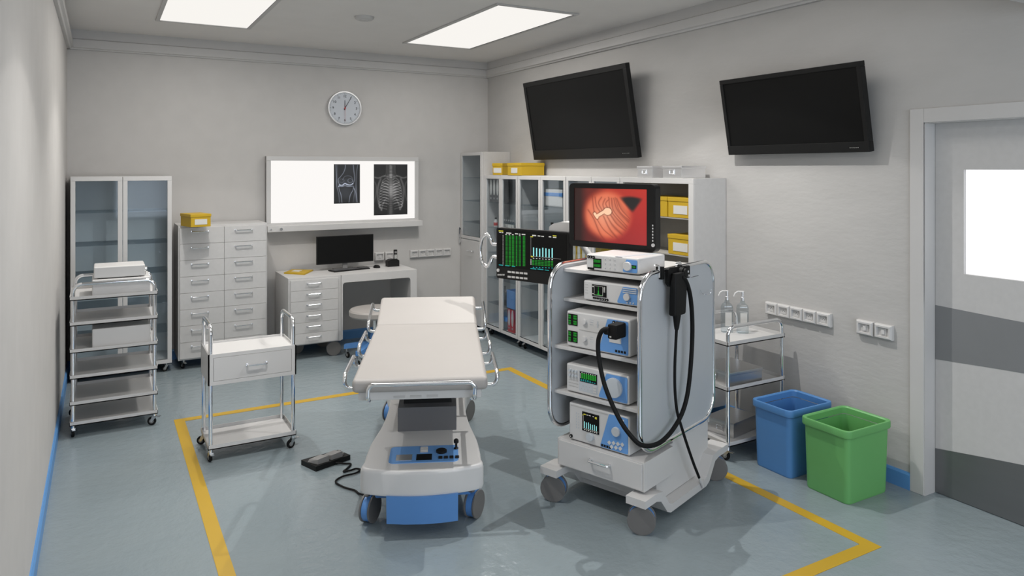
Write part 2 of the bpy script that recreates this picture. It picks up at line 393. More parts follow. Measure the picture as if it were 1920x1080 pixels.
def knee(U,V):
    g=np.full(U.shape,.09); asp=1.5; T=1-V
    def ln(p,w,a): nonlocal g; g=g+a*np.exp(-(dist(U,V,sp2([(x,1-y) for x,y in p]),asp)/w)**2)
    def fill(cx,cy,rx,ry,a): nonlocal g; g=g+a*np.exp(-(((U-cx)/rx)**2+((T-cy)/ry)**2)**2)
    fill(.42,.45,.30,.10,.10); fill(.45,.72,.26,.18,.10); fill(.55,.15,.22,.2,.04)
    fill(.82,.75,.06,.25,.12); fill(.12,.2,.04,.5,.12)
    ln([(.44,0),(.43,.1),(.36,.22),(.25,.32),(.17,.38),(.18,.47),(.24,.53)],.014,.38)
    ln([(.74,0),(.76,.15),(.79,.32),(.78,.42),(.72,.50)],.018,.36)
    ln([(.20,.53),(.32,.535),(.42,.49),(.50,.515),(.62,.53),(.72,.50)],.022,.62)
    ln([(.18,.56),(.30,.565),(.42,.55),(.55,.565),(.72,.56)],.014,.45)
    ln([(.33,.40),(.40,.32),(.55,.295),(.68,.33),(.72,.40)],.010,.28)
    for k in range(11):
        ang=k*.6; ln([(.3+.09*math.cos(ang),.42+.05*math.sin(ang)),(.3+.09*math.cos(ang+.6),.42+.05*math.sin(ang+.6))],.008,.13)
        ln([(.62+.09*math.cos(ang),.42+.055*math.sin(ang)),(.62+.09*math.cos(ang+.6),.42+.055*math.sin(ang+.6))],.010,.22)
    ln([(.18,.56),(.21,.66),(.27,.78),(.31,1)],.014,.40); ln([(.75,.56),(.73,.66),(.62,.80),(.57,1)],.014,.38)
    ln([(.75,.60),(.80,.68),(.76,.85),(.73,1)],.010,.25); ln([(.78,.62),(.84,.75),(.88,1)],.012,.28)
    ln([(.07,0),(.10,.3),(.11,.55),(.18,.75),(.22,1)],.016,.28); ln([(.92,0),(.87,.2),(.85,.45),(.86,.7),(.90,1)],.018,.26)
    bl=(U<.025)|(U>.975)|(V<.02)|(V>.985)
    g=np.where(bl,0,np.clip(g,0,.9)); return tolin(np.stack([g*.93,g*.97,g*1.06],-1))
def chest(U,V):
    g=np.full(U.shape,.09); asp=1.55; T=1-V
    def ln(p,w,a,sm=True): nonlocal g; q=[(x,1-y) for x,y in p]; g=g+a*np.exp(-(dist(U,V,sp2(q,5) if sm else q,asp)/w)**2)
    S=np.abs(U-.5); g=g+.10*((S<.12)&(T<.24))
    g=g+.17*np.exp(-((U-.5)/.07)**2)*(T>.2); g=g+.15*np.exp(-(((U-.55)/.13)**2+((T-.53)/.14)**2)**2); g=g+.10*np.exp(-((S/.30)**2+((T-.45)/.2)**2)**2)
    for k in range(9): ln([(.47,.03+k*.028),(.53,.035+k*.028)],.012,.30,False)
    for k in range(18): ln([(.46,.27+k*.042),(.54,.27+k*.042)],.009,.08,False)
    for sgn in (-1,1):
        f=lambda x:.5+sgn*x
        for k in range(10):
            y=.30+k*.054; wd=.20+.14*math.sin(min(1,(k+1.5)/7)*PI/2)
            ln([(f(.07),y),(f(wd*.55),y-.028),(f(wd*.95),y+.02),(f(wd),y+.055),(f(wd*.75),y+.075),(f(wd*.35),y+.10)],.016,.21)
        ln([(f(.08),.25),(f(.20),.23),(f(.36),.27),(f(.5),.25)],.022,.24)
        ln([(f(.30),.29),(f(.37),.42),(f(.39),.6),(f(.36),.76),(f(.28),.9)],.028,.22)
        ln([(f(.13),0),(f(.14),.18),(f(.2),.24)],.014,.12)
        ln([(f(.5),.32),(f(.43),.42),(f(.44),.6),(f(.5),.75)],.020,.16)
        ln([(f(.06),.70),(f(.15),.68),(f(.24),.80),(f(.27),.9)],.018,.16)
    n=np.random.RandomState(3).rand(*U.shape)*.06-.03
    bl=(U<.02)|(U>.98)|(V<.015)|(V>.985)
    g=np.where(bl,0,np.clip(g+n*(g>.14),0,.55)); return tolin(np.stack([g*1.0,g*.99,g*.98],-1))
def endo(U,V):
    asp=.735; T=1-V; x=U; y=T*asp
    def ss(a,b,t): t=np.clip((t-a)/(b-a),0,1); return t*t*(3-2*t)
    base=np.stack([.60+.12*U-.10*T,.13+.05*(1-T),.12+.02*U],-1)
    r=np.hypot((x-.46)/.36,(y-.36)/.36); disc=(1-ss(.72,1.08,r))
    lit=np.stack([.92-.08*r,.62-.24*r,.49-.24*r],-1)
    C=base*(1-disc[...,None])+lit*disc[...,None]
    # dark vignette to the left
    dk=(1-ss(-.05,.22,x))*.72+ss(.70,1.1,r)*(1-ss(.3,.5,x))*.35; C=C*(1-np.clip(dk,0,.72))[...,None]*(1-.12*V[...,None]*0)
    # folds
    q=np.hypot(x-.10,(y+.28)*1.0)
    fold=np.zeros_like(U)
    for k,(p,wd) in enumerate([([(.20,.30),(.28,.42),(.37,.62),(.47,.74)],.006),([(.26,.10),(.28,.28),(.31,.40)],.005),([(.30,.12),(.32,.24),(.37,.32)],.005),([(.39,.12),(.35,.2),(.40,.30)],.005),
          ([(.44,.14),(.41,.22),(.44,.30)],.005),([(.50,.14),(.45,.2),(.48,.27)],.005),([(.42,.38),(.50,.54),(.62,.68)],.006),([(.47,.38),(.55,.50),(.68,.62)],.006),([(.52,.36),(.60,.47),(.72,.56)],.006),
          ([(.53,.13),(.56,.30),(.74,.50)],.005),([(.56,.13),(.61,.28),(.76,.44)],.005),([(.60,.13),(.66,.27),(.78,.40)],.005),([(.49,.12),(.53,.31),(.73,.53)],.005),([(.33,.43),(.42,.56),(.55,.66)],.004),([(.58,.12),(.64,.3),(.77,.42)],.004)]):
        D=np.full(U.shape,9.); pp=sp2(p,6)
        for (ax,ay),(bx,by) in zip(pp[:-1],pp[1:]):
            dx,dy=bx-ax,by-ay; L=dx*dx+dy*dy+1e-12; t=np.clip(((x-ax)*dx+(y-ay)*dy)/L,0,1); D=np.minimum(D,np.hypot(x-ax-t*dx,y-ay-t*dy))
        fold=np.maximum(fold,np.exp(-(D/(wd*1.5))**2)*.75+np.exp(-(D/(wd*4))**2)*.25)
    rip=.5+.5*np.sin(70*np.hypot(x-.98,y-.02)); rip*=ss(.45,.6,x)*(1-ss(.72,.9,x))*ss(.1,.2,y)
    C=C*(1-.34*np.clip(fold*disc+.35*rip*disc,0,1)[...,None]*np.array([.75,1.,1.]))
    # polyp
    def cap(ax,ay,bx,by,r0,r1):
        dx,dy=bx-ax,by-ay; t=np.clip(((x-ax)*dx+(y-ay)*dy)/(dx*dx+dy*dy),0,1); return np.hypot(x-ax-t*dx,y-ay-t*dy)-(r0+(r1-r0)*t)
    dp=np.minimum(cap(.32,.385,.43,.315,.020,.020),np.hypot((x-.475)/1.15,(y-.31))-.048)
    dp=np.minimum(dp,cap(.295,.35,.33,.40,.018,.018))
    C=C*(1-.35*np.exp(-(np.clip(dp,0,1)/.012)**2)*(dp>0))[...,None]
    pm=1-ss(-.004,.003,dp); C=C*(1-pm[...,None])+np.array([.96,.78,.64])*pm[...,None]
    # lumen: dark triangle
    def side(ax,ay,bx,by): return ((bx-ax)*(y-ay)-(by-ay)*(x-ax))/math.hypot(bx-ax,by-ay)
    A,B,D_=(.65,.115),(.93,.125),(.81,.30)
    q1,q2,q3=side(*A,*B)+.018*np.sin((x-.65)*11)-.006,side(*B,*D_),side(*D_,*A); kk=60.; tri=-np.log(np.exp(-kk*q1)+np.exp(-kk*q2)+np.exp(-kk*q3))/kk; tm=ss(-.030,.022,tri)
    C=C*(1-tm[...,None])+np.array([.10,.085,.085])*tm[...,None]
    return tolin(C)
# ------------------------------------------------------------------ X-ray viewer
t=thing('xray_viewer','long wall-mounted light box glowing white above the desk','x-ray viewer',(2.228,YB-.002,1.17))
b=MB(); W=.806
for x0,x1,z0,z1 in ((-W,W,.71,.755),(-W,W,.045,.085),(-W,-W+.042,.085,.71),(W-.042,W,.085,.71)): b.box(x0,x1,-.085,0,z0,z1,.004)
b.box(-W,W,-.03,0,.05,.75)
b.build('housing','white2',t)
MB().box(-W+.042,W-.042,-.075,-.07,.085,.71).build('light_panel','viewer',t,smooth=False)
b=MB(); b.box(-W-.002,W+.028,-.14,0,.0,.062,.006); ld=b.build('ledge','white2',t)
for x,r in ((-.775,.008),(-.678,.015)):
    MB().lathe([(r,-.14),(r,-.152),(r*.8,-.156),(0.0,-.156)],16,Matrix.Translation((x,0,.031)),'y').build('knob','chrome',ld)
def film(name,label,x0,x1,z0,z1,fn,nx,ny):
    o=picture(name,x1-x0,z1-z0,nx,ny,fn,None,((x0+x1)/2,YB-.0782,z0)); o.data.name=name
    return tag(o,label,'x-ray film')
film('knee_xray','smaller x-ray film, a knee joint, clipped to the light box',2.096,2.374,1.435,1.845,knee,110,160)
film('chest_xray','larger x-ray film, a ribcage, at the right end of the light box',2.526,2.907,1.300,1.846,chest,140,200)
# ------------------------------------------------------------------ wall TVs
def tv(label,yn,yf,z0,z1,xb,xt):
    H=math.hypot(z1-z0,xb-xt); W=yf-yn; tilt=math.atan2(xb-xt,z1-z0)
    t=thing('wall_television',label,'television',(xb,(yn+yf)/2,z0),-PI/2)
    mt=Matrix.Rotation(tilt,4,'X')
    b=MB()
    bz=.035*W; 
    for x0,x1,a,c in ((-W/2,W/2,H-.028*W,H),(-W/2,W/2,0,.058*W),(-W/2,-W/2+.026*W,.058*W,H-.028*W),(W/2-.026*W,W/2,.058*W,H-.028*W)):
        b.box(x0,x1,0,.045,a,c,.003,mt=mt)
    b.box(-W/2+.01,W/2-.01,.012,.05,.01,H-.01,mt=mt)
    b.build('casing','black',t)
    MB().box(-W/2+.026*W,W/2-.026*W,.007,.012,.058*W,H-.028*W,mt=mt).build('screen','screen',t)
    b=MB()
    for k in range(5): b.box(W*.385+k*.012*W,W*.385+k*.012*W+.003,-.0012,0.0,.024*W,.024*W+.004,mt=mt)
    b.build('indicator_lights','wtext',t)
    # bracket reaching back to the wall
    b=MB(); zc=H*.5; p=mt@Vector((0,.05,zc)); yb=XR-xb
    b.box(-.12,.12,p.y-.002,p.y+.012,p.z-.12,p.z+.12); b.box(-.03,.03,p.y,yb-.004,p.z-.03,p.z+.03); b.box(-.1,.1,yb-.015,yb-.002,p.z-.15,p.z+.15)
    b.build('wall_bracket','black',t)
tv('large black wall television above the glazed cabinets, tilted down',4.679,6.332,1.888,2.666,3.86,3.727)
tv('smaller black wall television nearer the door, tilted down',2.604,3.685,1.895,2.415,3.86,3.767)
# ------------------------------------------------------------------ sockets and switches
def plate(name,label,x,y,z,rz,w,h,kind,group,cat):
    t=thing(name,label,cat,(x,y,z),rz,group)
    b=MB(); o=[(-w/2,-h/2),(w/2,-h/2),(w/2,h/2),(-w/2,h/2)]; i1=.012
    rings=[[(a,0,c) for a,c in o],[(a,-.020,c) for a,c in o],[(a*(1-2*i1*.6/w),-.030,c*(1-2*i1*.6/h)) for a,c in o],[(a*(1-2*.017/w),-.030,c*(1-2*.017/h)) for a,c in o],[(a*(1-2*.019/w),-.016,c*(1-2*.019/h)) for a,c in o]]
    b.loft(rings,cap=False); q=rings[-1]; b.add(q,[(0,1,2,3)]); b.build('frame','socket',t,smooth=False)
    if kind=='socket':
        b=MB(); b.box(-.017,.017,-.019,-.0155,-.019,.012,.001); b.box(-.017,.017,-.018,-.0155,.013,.021)
        ins=b.build('insert','socket',t)
        b=MB()
        for sx in (-.008,0,.008): b.box(sx-.0018,sx+.0018,-.0195,-.0188,-.004+(.006 if sx==0 else 0),.003+(.006 if sx==0 else 0))
        b.build('contact_slots','dgrey',ins)
    else:
        MB().box(-.019,.019,-.019,-.0155,-.020,.020,.001).build('insert','socket',t)
        MB().box(-.009,.009,-.026,-.018,-.014,.011,.002).build('rocker','plastic',t)
    return t
names=['first','second','third','fourth','fifth']
for k in range(5):
    plate('wall_socket',f'white wall socket, {names[k]} of five from the left in the row over the steel trolley',XR,3.411-.0503-k*.1006,.857,-PI/2,.099,.083,'socket','sockets on the right wall','socket')
plate('light_switch','white switch left of its pair, on the right wall above the blue bin',XR,2.677,.858,-PI/2,.108,.084,'switch','switches on the right wall','switch')
plate('light_switch','white switch right of its pair, on the right wall above the green bin',XR,2.562,.858,-PI/2,.108,.084,'switch','switches on the right wall','switch')
for k in range(5):
    plate('wall_socket',f'white wall socket, {names[k]} of five from the left in the row right of the desk',2.963+.049+k*.0984,YB,.854,0,.097,.084,'socket','sockets on the back wall','socket')
plate('light_switch','white switch on the back wall between the desk monitor and the phone',2.612,YB,.850,0,.104,.088,'switch','switches on the back wall','switch')
plate('light_switch','white switch on the back wall partly behind the cordless phone',2.724,YB,.850,0,.104,.088,'switch','switches on the back wall','switch')
# ------------------------------------------------------------------ glazed cabinets (front = local y 0, x to the right)
def glazed(name,label,loc,rz,W,D,z0,z1,shelves,split=True,glass='glass',back='inner',hand=True,fw=.035,lower_panel=0.,castors=((0.04,.04),),crot=.6,doors=True):
    t=thing(name,label,'cabinet',loc,rz)
    b=MB(); T=.018
    b.box(0,T,.02,D,z0,z1); b.box(W-T,W,.02,D,z0,z1); b.box(T,W-T,.02,D,z1-T,z1); b.box(T,W-T,.02,D,z0,z0+.03)
    b.build('carcass','white',t,smooth=False)
    MB().box(T,W-T,D-.012,D-.004,z0+.03,z1-T).build('back_panel',back,t,smooth=False)
    n=2 if split else 1; dw=W/n; zl=z0+.005
    if doors:
      for k in range(n):
        x0=k*dw+.002; x1=(k+1)*dw-.002
        b=MB(); a0,a1=zl+lower_panel,z1-.004
        b.box(x0,x1,0,.019,a1-fw,a1,.002); b.box(x0,x1,0,.019,a0,a0+fw,.002); b.box(x0,x0+fw,0,.019,a0+fw,a1-fw,.002); b.box(x1-fw,x1,0,.019,a0+fw,a1-fw,.002)
        dd=b.build('door','white2',t)
        MB().box(x0+fw,x1-fw,.007,.011,a0+fw,a1-fw).build('glass_pane',glass,dd,smooth=False)
    for z in shelves:
        MB().box(T+.002,W-T-.002,.03,D-.014,z-.008,z).build('shelf','gshelf' if glass=='glass' else 'cond',t,smooth=False)
    for (cx,cy) in castors: castor(t,cx,cy,z0,crot)
    return t
# left glazed cabinet
glazed('glass_cabinet','tall empty two-door glass cabinet on castors in the left corner',(-.226,7.05,0),0,.771,.42,.075,1.733,(.36,.62,.89,1.15,1.43),castors=((.05,.06),(.73,.05),(.05,.37),(.73,.37)),crot=1.9)
# corner tower
t=glazed('corner_cabinet','tall narrow corner cabinet with glass upper door and solid lower door',(3.582,7.49,0),-PI/2,.527,.355,.075,1.983,(1.20,1.44,1.70),split=False,lower_panel=.93,castors=((.05,.05),(.47,.05)))
b=MB(); b.box(.004,.523,0,.019,.08,1.0,.002); ld=b.build('lower_door','white2',t); handle(ld,.27,0,.885,.13)
b=MB(); b.box(.012,.022,-.03,-.018,.95,1.13,.003); b.box(.012,.022,-.02,0,.96,.975); b.box(.012,.022,-.02,0,1.105,1.12); b.build('handle','chrome',t)
RW=3.618
SH=(.36,.63,.90,1.17,1.44)
u1=glazed('glass_cabinet','glass cabinet beside the corner tower, holding black and red binders',(RW,6.958,0),-PI/2,.708,.318,.085,1.73,SH,castors=((.05,.05),(.66,.05)))
u2=glazed('glass_cabinet','glass cabinet half behind the small readout monitor, white tub on its top shelf',(RW,6.246,0),-PI/2,.856,.318,.085,1.73,SH,castors=((.05,.05),(.80,.05)))
u3=glazed('glass_cabinet','glass cabinet mostly hidden behind the endoscopy monitor, yellow binders inside',(RW,5.386,0),-PI/2,.773,.318,.085,1.73,SH,castors=((.05,.05),(.72,.05)))
u4=glazed('open_cabinet','doorless end cabinet storing yellow boxes, beside the endoscopy monitor',(RW,4.609,0),-PI/2,.827,.318,.085,1.73,SH,split=False,back='cond',glass='cond',castors=((.05,.05),(.77,.05)),doors=False)
b=MB(); W4=.827
for a in ((0,W4,1.69,1.73),(0,W4,.085,.12),(0,.04,.12,1.69),(W4-.05,W4,.12,1.69)): b.box(a[0],a[1],0,.02,a[2],a[3],.002)
b.build('face_frame','white2',u4)
MB().box(.0182,.0212,.03,.30,.12,1.71).build('side_lining','cond',u4,smooth=False)
# ------------------------------------------------------------------ storage things
def lidbox(name,label,loc,rz,W,D,H,material='yellow',group=None,labelw=.45,lid=.03,steel=False,handlef=False):
    t=thing(name,label,'box',loc,rz,group)
    MB().box(-W/2,W/2,0,D,0,H-.004,.003).build('body',material,t)
    MB().box(-W/2-.004,W/2+.004,-.004,D+.004,H-lid,H,.003).build('lid',material,t)
    if not steel: MB().box(-W*labelw/2,W*labelw/2,-.0025,-.0005,H*.18,H*.18+H*.42).build('label','label',t,smooth=False)
    else:
        b=MB(); b.box(-.028,.028,-.004,-.0005,H*.25,H*.70,.001); pl=b.build('clasp_plate',material,t)
        b=MB(); b.tube(fillet([(-.022,-.006,H*.32),(.022,-.006,H*.32),(.022,-.006,H*.62),(-.022,-.006,H*.62)],.004,3,True),.0022,6,True); b.build('clasp','chrome',pl)
    return t
# yellow box on drawer cabinet: near edge at (0.666,6.745)
def corner_box(name,label,corner,z,ang,W,D,H,**k):   # corner = front-left corner of the label face, ang = direction of that face
    c,s=math.cos(ang),math.sin(ang); return lidbox(name,label,(corner[0]+c*W/2,corner[1]+s*W/2,z),ang,W,D,H,**k)
corner_box('storage_box','single yellow lidded box on top of the white drawer cabinet',(.672,6.79),1.2915,.24,.17,.25,.112,labelw=.62,lid=.026)
# yellow boxes on the right row, label faces towards the room
corner_box('storage_box','yellow box on the cabinets, nearest the corner tower and turned askew',(3.63,6.80),1.7315,-1.15,.13,.27,.125,labelw=.8)
corner_box('storage_box','yellow box on the cabinets, right and in front of its askew twin',(3.63,6.475),1.7315,-PI/2,.28,.27,.125)
corner_box('storage_box','left yellow box of the pair on the upper shelf of the doorless cabinet',(3.655,4.415),1.4415,-PI/2,.318,.22,.148,labelw=.55)
corner_box('storage_box','right yellow box of the pair on the upper shelf of the doorless cabinet',(3.655,4.083),1.4415,-PI/2,.262,.22,.148,labelw=.55)
corner_box('storage_box','yellow box alone on the lower visible shelf of the doorless cabinet',(3.655,4.083),1.1715,-PI/2,.262,.22,.145,labelw=.58)
corner_box('steel_box','left steel box with clasp, on top of the cabinets',(3.64,4.419),1.7315,-PI/2,.176,.24,.088,material='steelb',steel=True,lid=.022)
corner_box('steel_box','right steel box with clasp, on top of the cabinets',(3.64,4.123),1.7315,-PI/2,.199,.235,.088,material='steelb',steel=True,lid=.022)
def binder(label,x,y,z,material,group,W=.062,H=.255,D=.25):
    t=thing('ring_binder',label,'binder',(x,y,z),-PI/2,group)
    MB().box(-W/2,W/2,0,D,0,H,.003).build('cover',material,t)
    b=MB(); b.prism([(.021*math.cos(a*PI/12),H*.62+.085*math.sin(a*PI/12)) for a in range(24)],-.0018,-.0002,'y'); b.build('spine_label','label',t,smooth=False)
    b=MB(); b.lathe([(.007,-.0002),(.007,-.003),(.011,-.003),(.011,-.0002)],16,Matrix.Translation((0,0,.04)),'y'); b.build('finger_ring','silver',t)
    return t
for k in range(4):
    binder(f'black ring binder, {names[k]} from the left on the top glass shelf',3.650,6.875-k*.073,1.4405,'dgrey','black binders on the top shelf',W=.068)
for k in range(2):
    binder(('left' if k==0 else 'right')+' red ring binder at the bottom of the glass cabinet',3.660,6.495-k*.070,.116,'red','red binders in the glass cabinet',H=.235)
for k in range(5):
    binder(f'yellow ring binder, {names[k]} from the left below the endoscopy monitor',3.665,5.32-k*.072,.9005,'yellow','yellow binders behind the endoscopy trolley',W=.068)
def small_bottle(name,label,x,y,z,r,h,cap,mbody='bottle',lab=None,group=None):
    t=thing(name,label,'bottle',(x,y,z),0,group)
    MB().lathe([(r*.9,0),(r,.004),(r,h*.62),(r*.45,h*.78),(r*.45,h*.84)],18).build('body',mbody,t)
    MB().cyl((0,0,h*.84),r*.55,h*.16,n=16).build('cap',cap,t)
    if lab: MB().lathe([(r+.0004,h*.15),(r+.0012,h*.15),(r+.0012,h*.48),(r+.0004,h*.48)],18).build('label',lab,t)
    return t
small_bottle('medicine_bottle','small bottle with a red label, on the shelf left of the glass vials',3.70,6.86,1.171,.022,.10,'black','plastic','redc')
small_bottle('medicine_bottle','black-capped bottle with red label just left of the row of vials',3.70,6.725,1.171,.022,.095,'black','plastic','redc')
for k in range(5):
    small_bottle('glass_vial',f'clear glass vial, {names[k]} from the left in the row on the cabinet shelf',3.70,6.66-k*.045,1.171,.014,.095,'steelb','vial','label',group='glass vials on a cabinet shelf')
small_bottle('medicine_bottle','black-capped bottle behind the top edge of the small monitor',3.70,5.74,1.171,.025,.12,'black','vial','redc')
small_bottle('medicine_bottle','black-capped bottle just left of the white monitor arm',3.72,5.48,1.171,.022,.11,'black','vial',None)
def labelled_tub(label,x,y,z,r,h):
    t=thing('plastic_tub',label,'tub',(x,y,z))
    MB().lathe([(r*.94,0),(r,.01),(r,h*.86),(r*1.04,h*.86),(r*1.04,h),(0.0,h)],24).build('body','vial',t)
    MB().lathe([(r+.0006,h*.45),(r+.002,h*.45),(r+.002,h*.66),(r+.0006,h*.66)],24).build('blue_label','blue',t)
labelled_tub('tub with blue band beside the red binders at the cabinet bottom',3.70,6.595,.1155,.045,.20)
labelled_tub('tub with blue band at the bottom of the second glass cabinet',3.71,5.62,.1155,.055,.19)
def crate(label,x,y,z,W,D,H,material='blue'):
    t=thing('plastic_crate',label,'crate',(x,y,z),-PI/2)
    b=MB(); o=rrect(-W/2,W/2,0,D,.012,3); i=rrect(-W/2+.008,W/2-.008,.008,D-.008,.008,3)
    b.loft([[(p[0],p[1],z0) for p in q] for q,z0 in ((o,0),(o,H),(i,H),(i,.008))]); b.build('body',material,t)
    return t
crate('lower blue plastic crate above the red binders, behind glass',3.66,6.47,.3605,.17,.22,.095); crate('upper blue plastic crate stacked above the red binders, behind glass',3.66,6.47,.4565,.17,.22,.085)
t=thing('white_tub','large white tub with a blue strip on the top shelf of the second cabinet','tub',(3.66,5.67,1.4405),-PI/2)
MB().box(-.16,.16,0,.22,0,.17,.02).build('body','plastic',t); MB().box(-.161,.161,-.002,.10,.10,.135,.004).build('blue_strip','blue',t)
crate('clear tray on the lower shelf of the second glass cabinet',3.66,5.65,.3605,.30,.24,.10,'steel')
for k,(yy,hh) in enumerate(((6.66,.20),(6.60,.16))):
    t=thing('spray_bottle',['taller','shorter'][k]+' dark spray bottle beside the blue crates behind glass','bottle',(3.70,yy,.3605))
    MB().lathe([(.024,0),(.027,.006),(.027,hh*.6),(.011,hh*.75),(.011,hh*.86)],16).build('body','vial',t); MB().box(-.04,.012,-.009,.009,hh*.86,hh,.004).build('trigger_head','mgrey',t)
small_bottle('lab_bottle','slim black-capped bottle above the tray in the second cabinet',3.72,5.60,.6305,.022,.13,'black','vial')
# ------------------------------------------------------------------ drawer cabinet
t=thing('drawer_cabinet','wide white cabinet of sixteen drawers under the yellow box','drawer cabinet',(.594,7.035,0))
W=.763
b=MB(); b.box(0,W,.018,.43,.085,1.29,.003); b.build('body','white',t)
zt=1.272; zb=.10; n=8; dh=(zt-zb)/n
for col in range(2):
    for r_ in range(n):
        x0=.012+col*(W-.024)/2+.001; x1=x0+(W-.024)/2-.002; z1=zt-r_*dh-.001; z0=z1-dh+.002
        dr=MB().box(x0,x1,0,.018,z0,z1,.0015).build('drawer','white',t)
        handle(dr,(.178 if col==0 else .551),0,(z0+z1)/2+.035,.137 if col==0 else .145,.024,.0055)
for cx,cy in ((.05,.07),(W-.05,.07),(.05,.37),(W-.05,.37)): castor(t,cx,cy,.087,.35)
# ------------------------------------------------------------------ desk
t=thing('desk','white desk with a six-drawer pedestal and rounded knee opening, on castors','desk',(1.51,6.85,0))
W=1.275; D=.58; PW=.50; zt=.775; zb=.142
b=MB()
b.box(0,PW,.012,D,zb,zt-.0,.003)
b.build('pedestal','white',t)
# top + right leg with rounded inner corners: one profile extruded in depth
pr=[(PW,zt),(W,zt),(W,.03),(W-.068,.03)]+[(p.x,p.y) for p in fillet([(W-.068,.03,0),(W-.068,.70,0),(PW+.012,.70,0),(PW+.012,.16,0)],.03,6)][1:-1]+[(PW+.012,.16),(PW,.15)]
b=MB(); b.prism(pr,0,D,'y'); b.build('desktop_and_leg','white2',t,smooth=False)
n=6; a1=.755; a0=.152; dh=(a1-a0)/n
for k in range(n):
    z1=a1-k*dh-.001; z0=z1-dh+.002
    dr=MB().box(.02,PW-.035,-.003,.012,z0,z1,.0015).build('drawer','white',t); handle(dr,.235,-.003,(z0+z1)/2+.015,.125,.022,.005)
for cx,cy in ((.44,.06),(.14,.30),(.44,.45)): big_castor(t,cx,cy,zb,1.35)
MB().box(W-.05,W-.02,.05,.08,0,.03).build('foot','dgrey',t); MB().box(W-.05,W-.02,D-.08,D-.05,0,.03).build('foot','dgrey',t)
# desk things
t=thing('computer_monitor','wide black desktop monitor on the desk','computer monitor',(2.16,7.23,.7755),.04)
b=MB(); b.box(-.297,.297,-.012,.014,.063,.345,.003); b.build('casing','black',t)
MB().box(-.290,.290,-.0135,-.0115,.075,.338).build('screen','screen',t,smooth=False)
b=MB(); b.box(-.025,.025,.006,.02,.01,.12,.002); b.prism(rrect(-.11,.11,-.03,.11,.03),0,.006,'z'); b.build('stand','mgrey',t)
t=thing('keyboard','black computer keyboard in front of the desktop monitor','keyboard',(2.19,7.10,.7755),.2)
MB().box(-.20,.20,-.012,.125,0,.010,.003).build('base','black',t)
b=MB()
for r_ in range(5):
    for k in range(19):
        if k in (14,): continue
        x=-.188+k*.0205; b.box(x,x+.017,.002+r_*.023,.020+r_*.023,.010,.014,.001,1)
b.build('keys','dgrey',t)
t=thing('computer_mouse','black wired mouse on the desk right of the keyboard','mouse',(2.475,7.18,.7755),.2)
MB().lathe([(.030,0),(.031,.006),(.028,.018),(.018,.026),(0.0,.028)],20,Matrix.Scale(1.5,4,(0,1,0))).build('body','black',t)
b=MB(); b.tube(spline([(0,.045,.004),(-.02,.10,.002),(-.07,.13,.002),(-.12,.15,.002)]),.0018,6); b.build('cable','mgrey',t)
t=thing('cordless_phone','black cordless phone standing in its dock on the desk','phone',(2.655,7.20,.7755),0)
b=MB(); b.prism([(-.062,0),(.062,0),(.062,.062),(.045,.072),(0,.078),(-.035,.074),(-.062,.060)],-.035,.045,'y'); b.build('dock','black',t)
b=MB(); b.box(.014,.052,-.004,.018,.055,.172,.006); hs=b.build('handset','black',t)
MB().box(.020,.046,-.0055,-.0035,.135,.155).build('phone_display','mgrey',hs,smooth=False)
b=MB()
for r_ in range(4):
    for k in range(3): b.box(.019+k*.010,.026+k*.010,-.0055,-.0035,.080+r_*.011,.087+r_*.011)
b.build('keypad','wtext',hs,smooth=False)
t=thing('notebook','yellow booklet with a white label lying on the left of the desk','book',(1.70,7.23,.7755),.0)
b=MB(); P=[(-.155,-.02),(-.0,-.205),(.145,.04),(-.03,.18)]; b.prism(P,0,.012,'z'); b.build('cover','yellow',t,smooth=False)
P2=[(-.148,-.02),(-.0,-.198),(.14,.038),(-.03,.172)]
MB().prism(P2,.0122,.013,'z').build('top_sheet','yellow',t,smooth=False)
MB().prism([(-.075,.02),(-.02,-.045),(.035,.03),(-.02,.10)],.0131,.0138,'z').build('label','label',t,smooth=False)
# ------------------------------------------------------------------ stool
t=thing('stool','round cream padded stool on a blue wheeled base, under the desk','stool',(2.262,6.62,0),0)
MB().lathe([(.205,.395),(.228,.40),(.24,.415),(.24,.452),(.228,.467),(.20,.472),(0.0,.474)],40).build('seat','vinyl',t)
MB().lathe([(.03,.12),(.03,.26),(.018,.27),(.018,.38),(.05,.385),(.05,.396)],18).build('column','chrome',t)
b=MB(); b.lathe([(.045,.10),(.05,.12),(.048,.20),(.035,.24)],20)
for k in range(5):
    a=-2.45+k*2*PI/5
    mt=Matrix.Rotation(a,4,'Z'); b.loft([[(.02,-.030,.115),(.02,.030,.115),(.02,.030,.165),(.02,-.030,.165)],[(.29,-.024,.085),(.29,.024,.085),(.29,.024,.125),(.29,-.024,.125)]],mt=mt)
b.build('star_base','blue',t)
for k in range(5):
    a=-2.45+k*2*PI/5; castor(t,.27*math.cos(a),.27*math.sin(a),.086,a+.8)
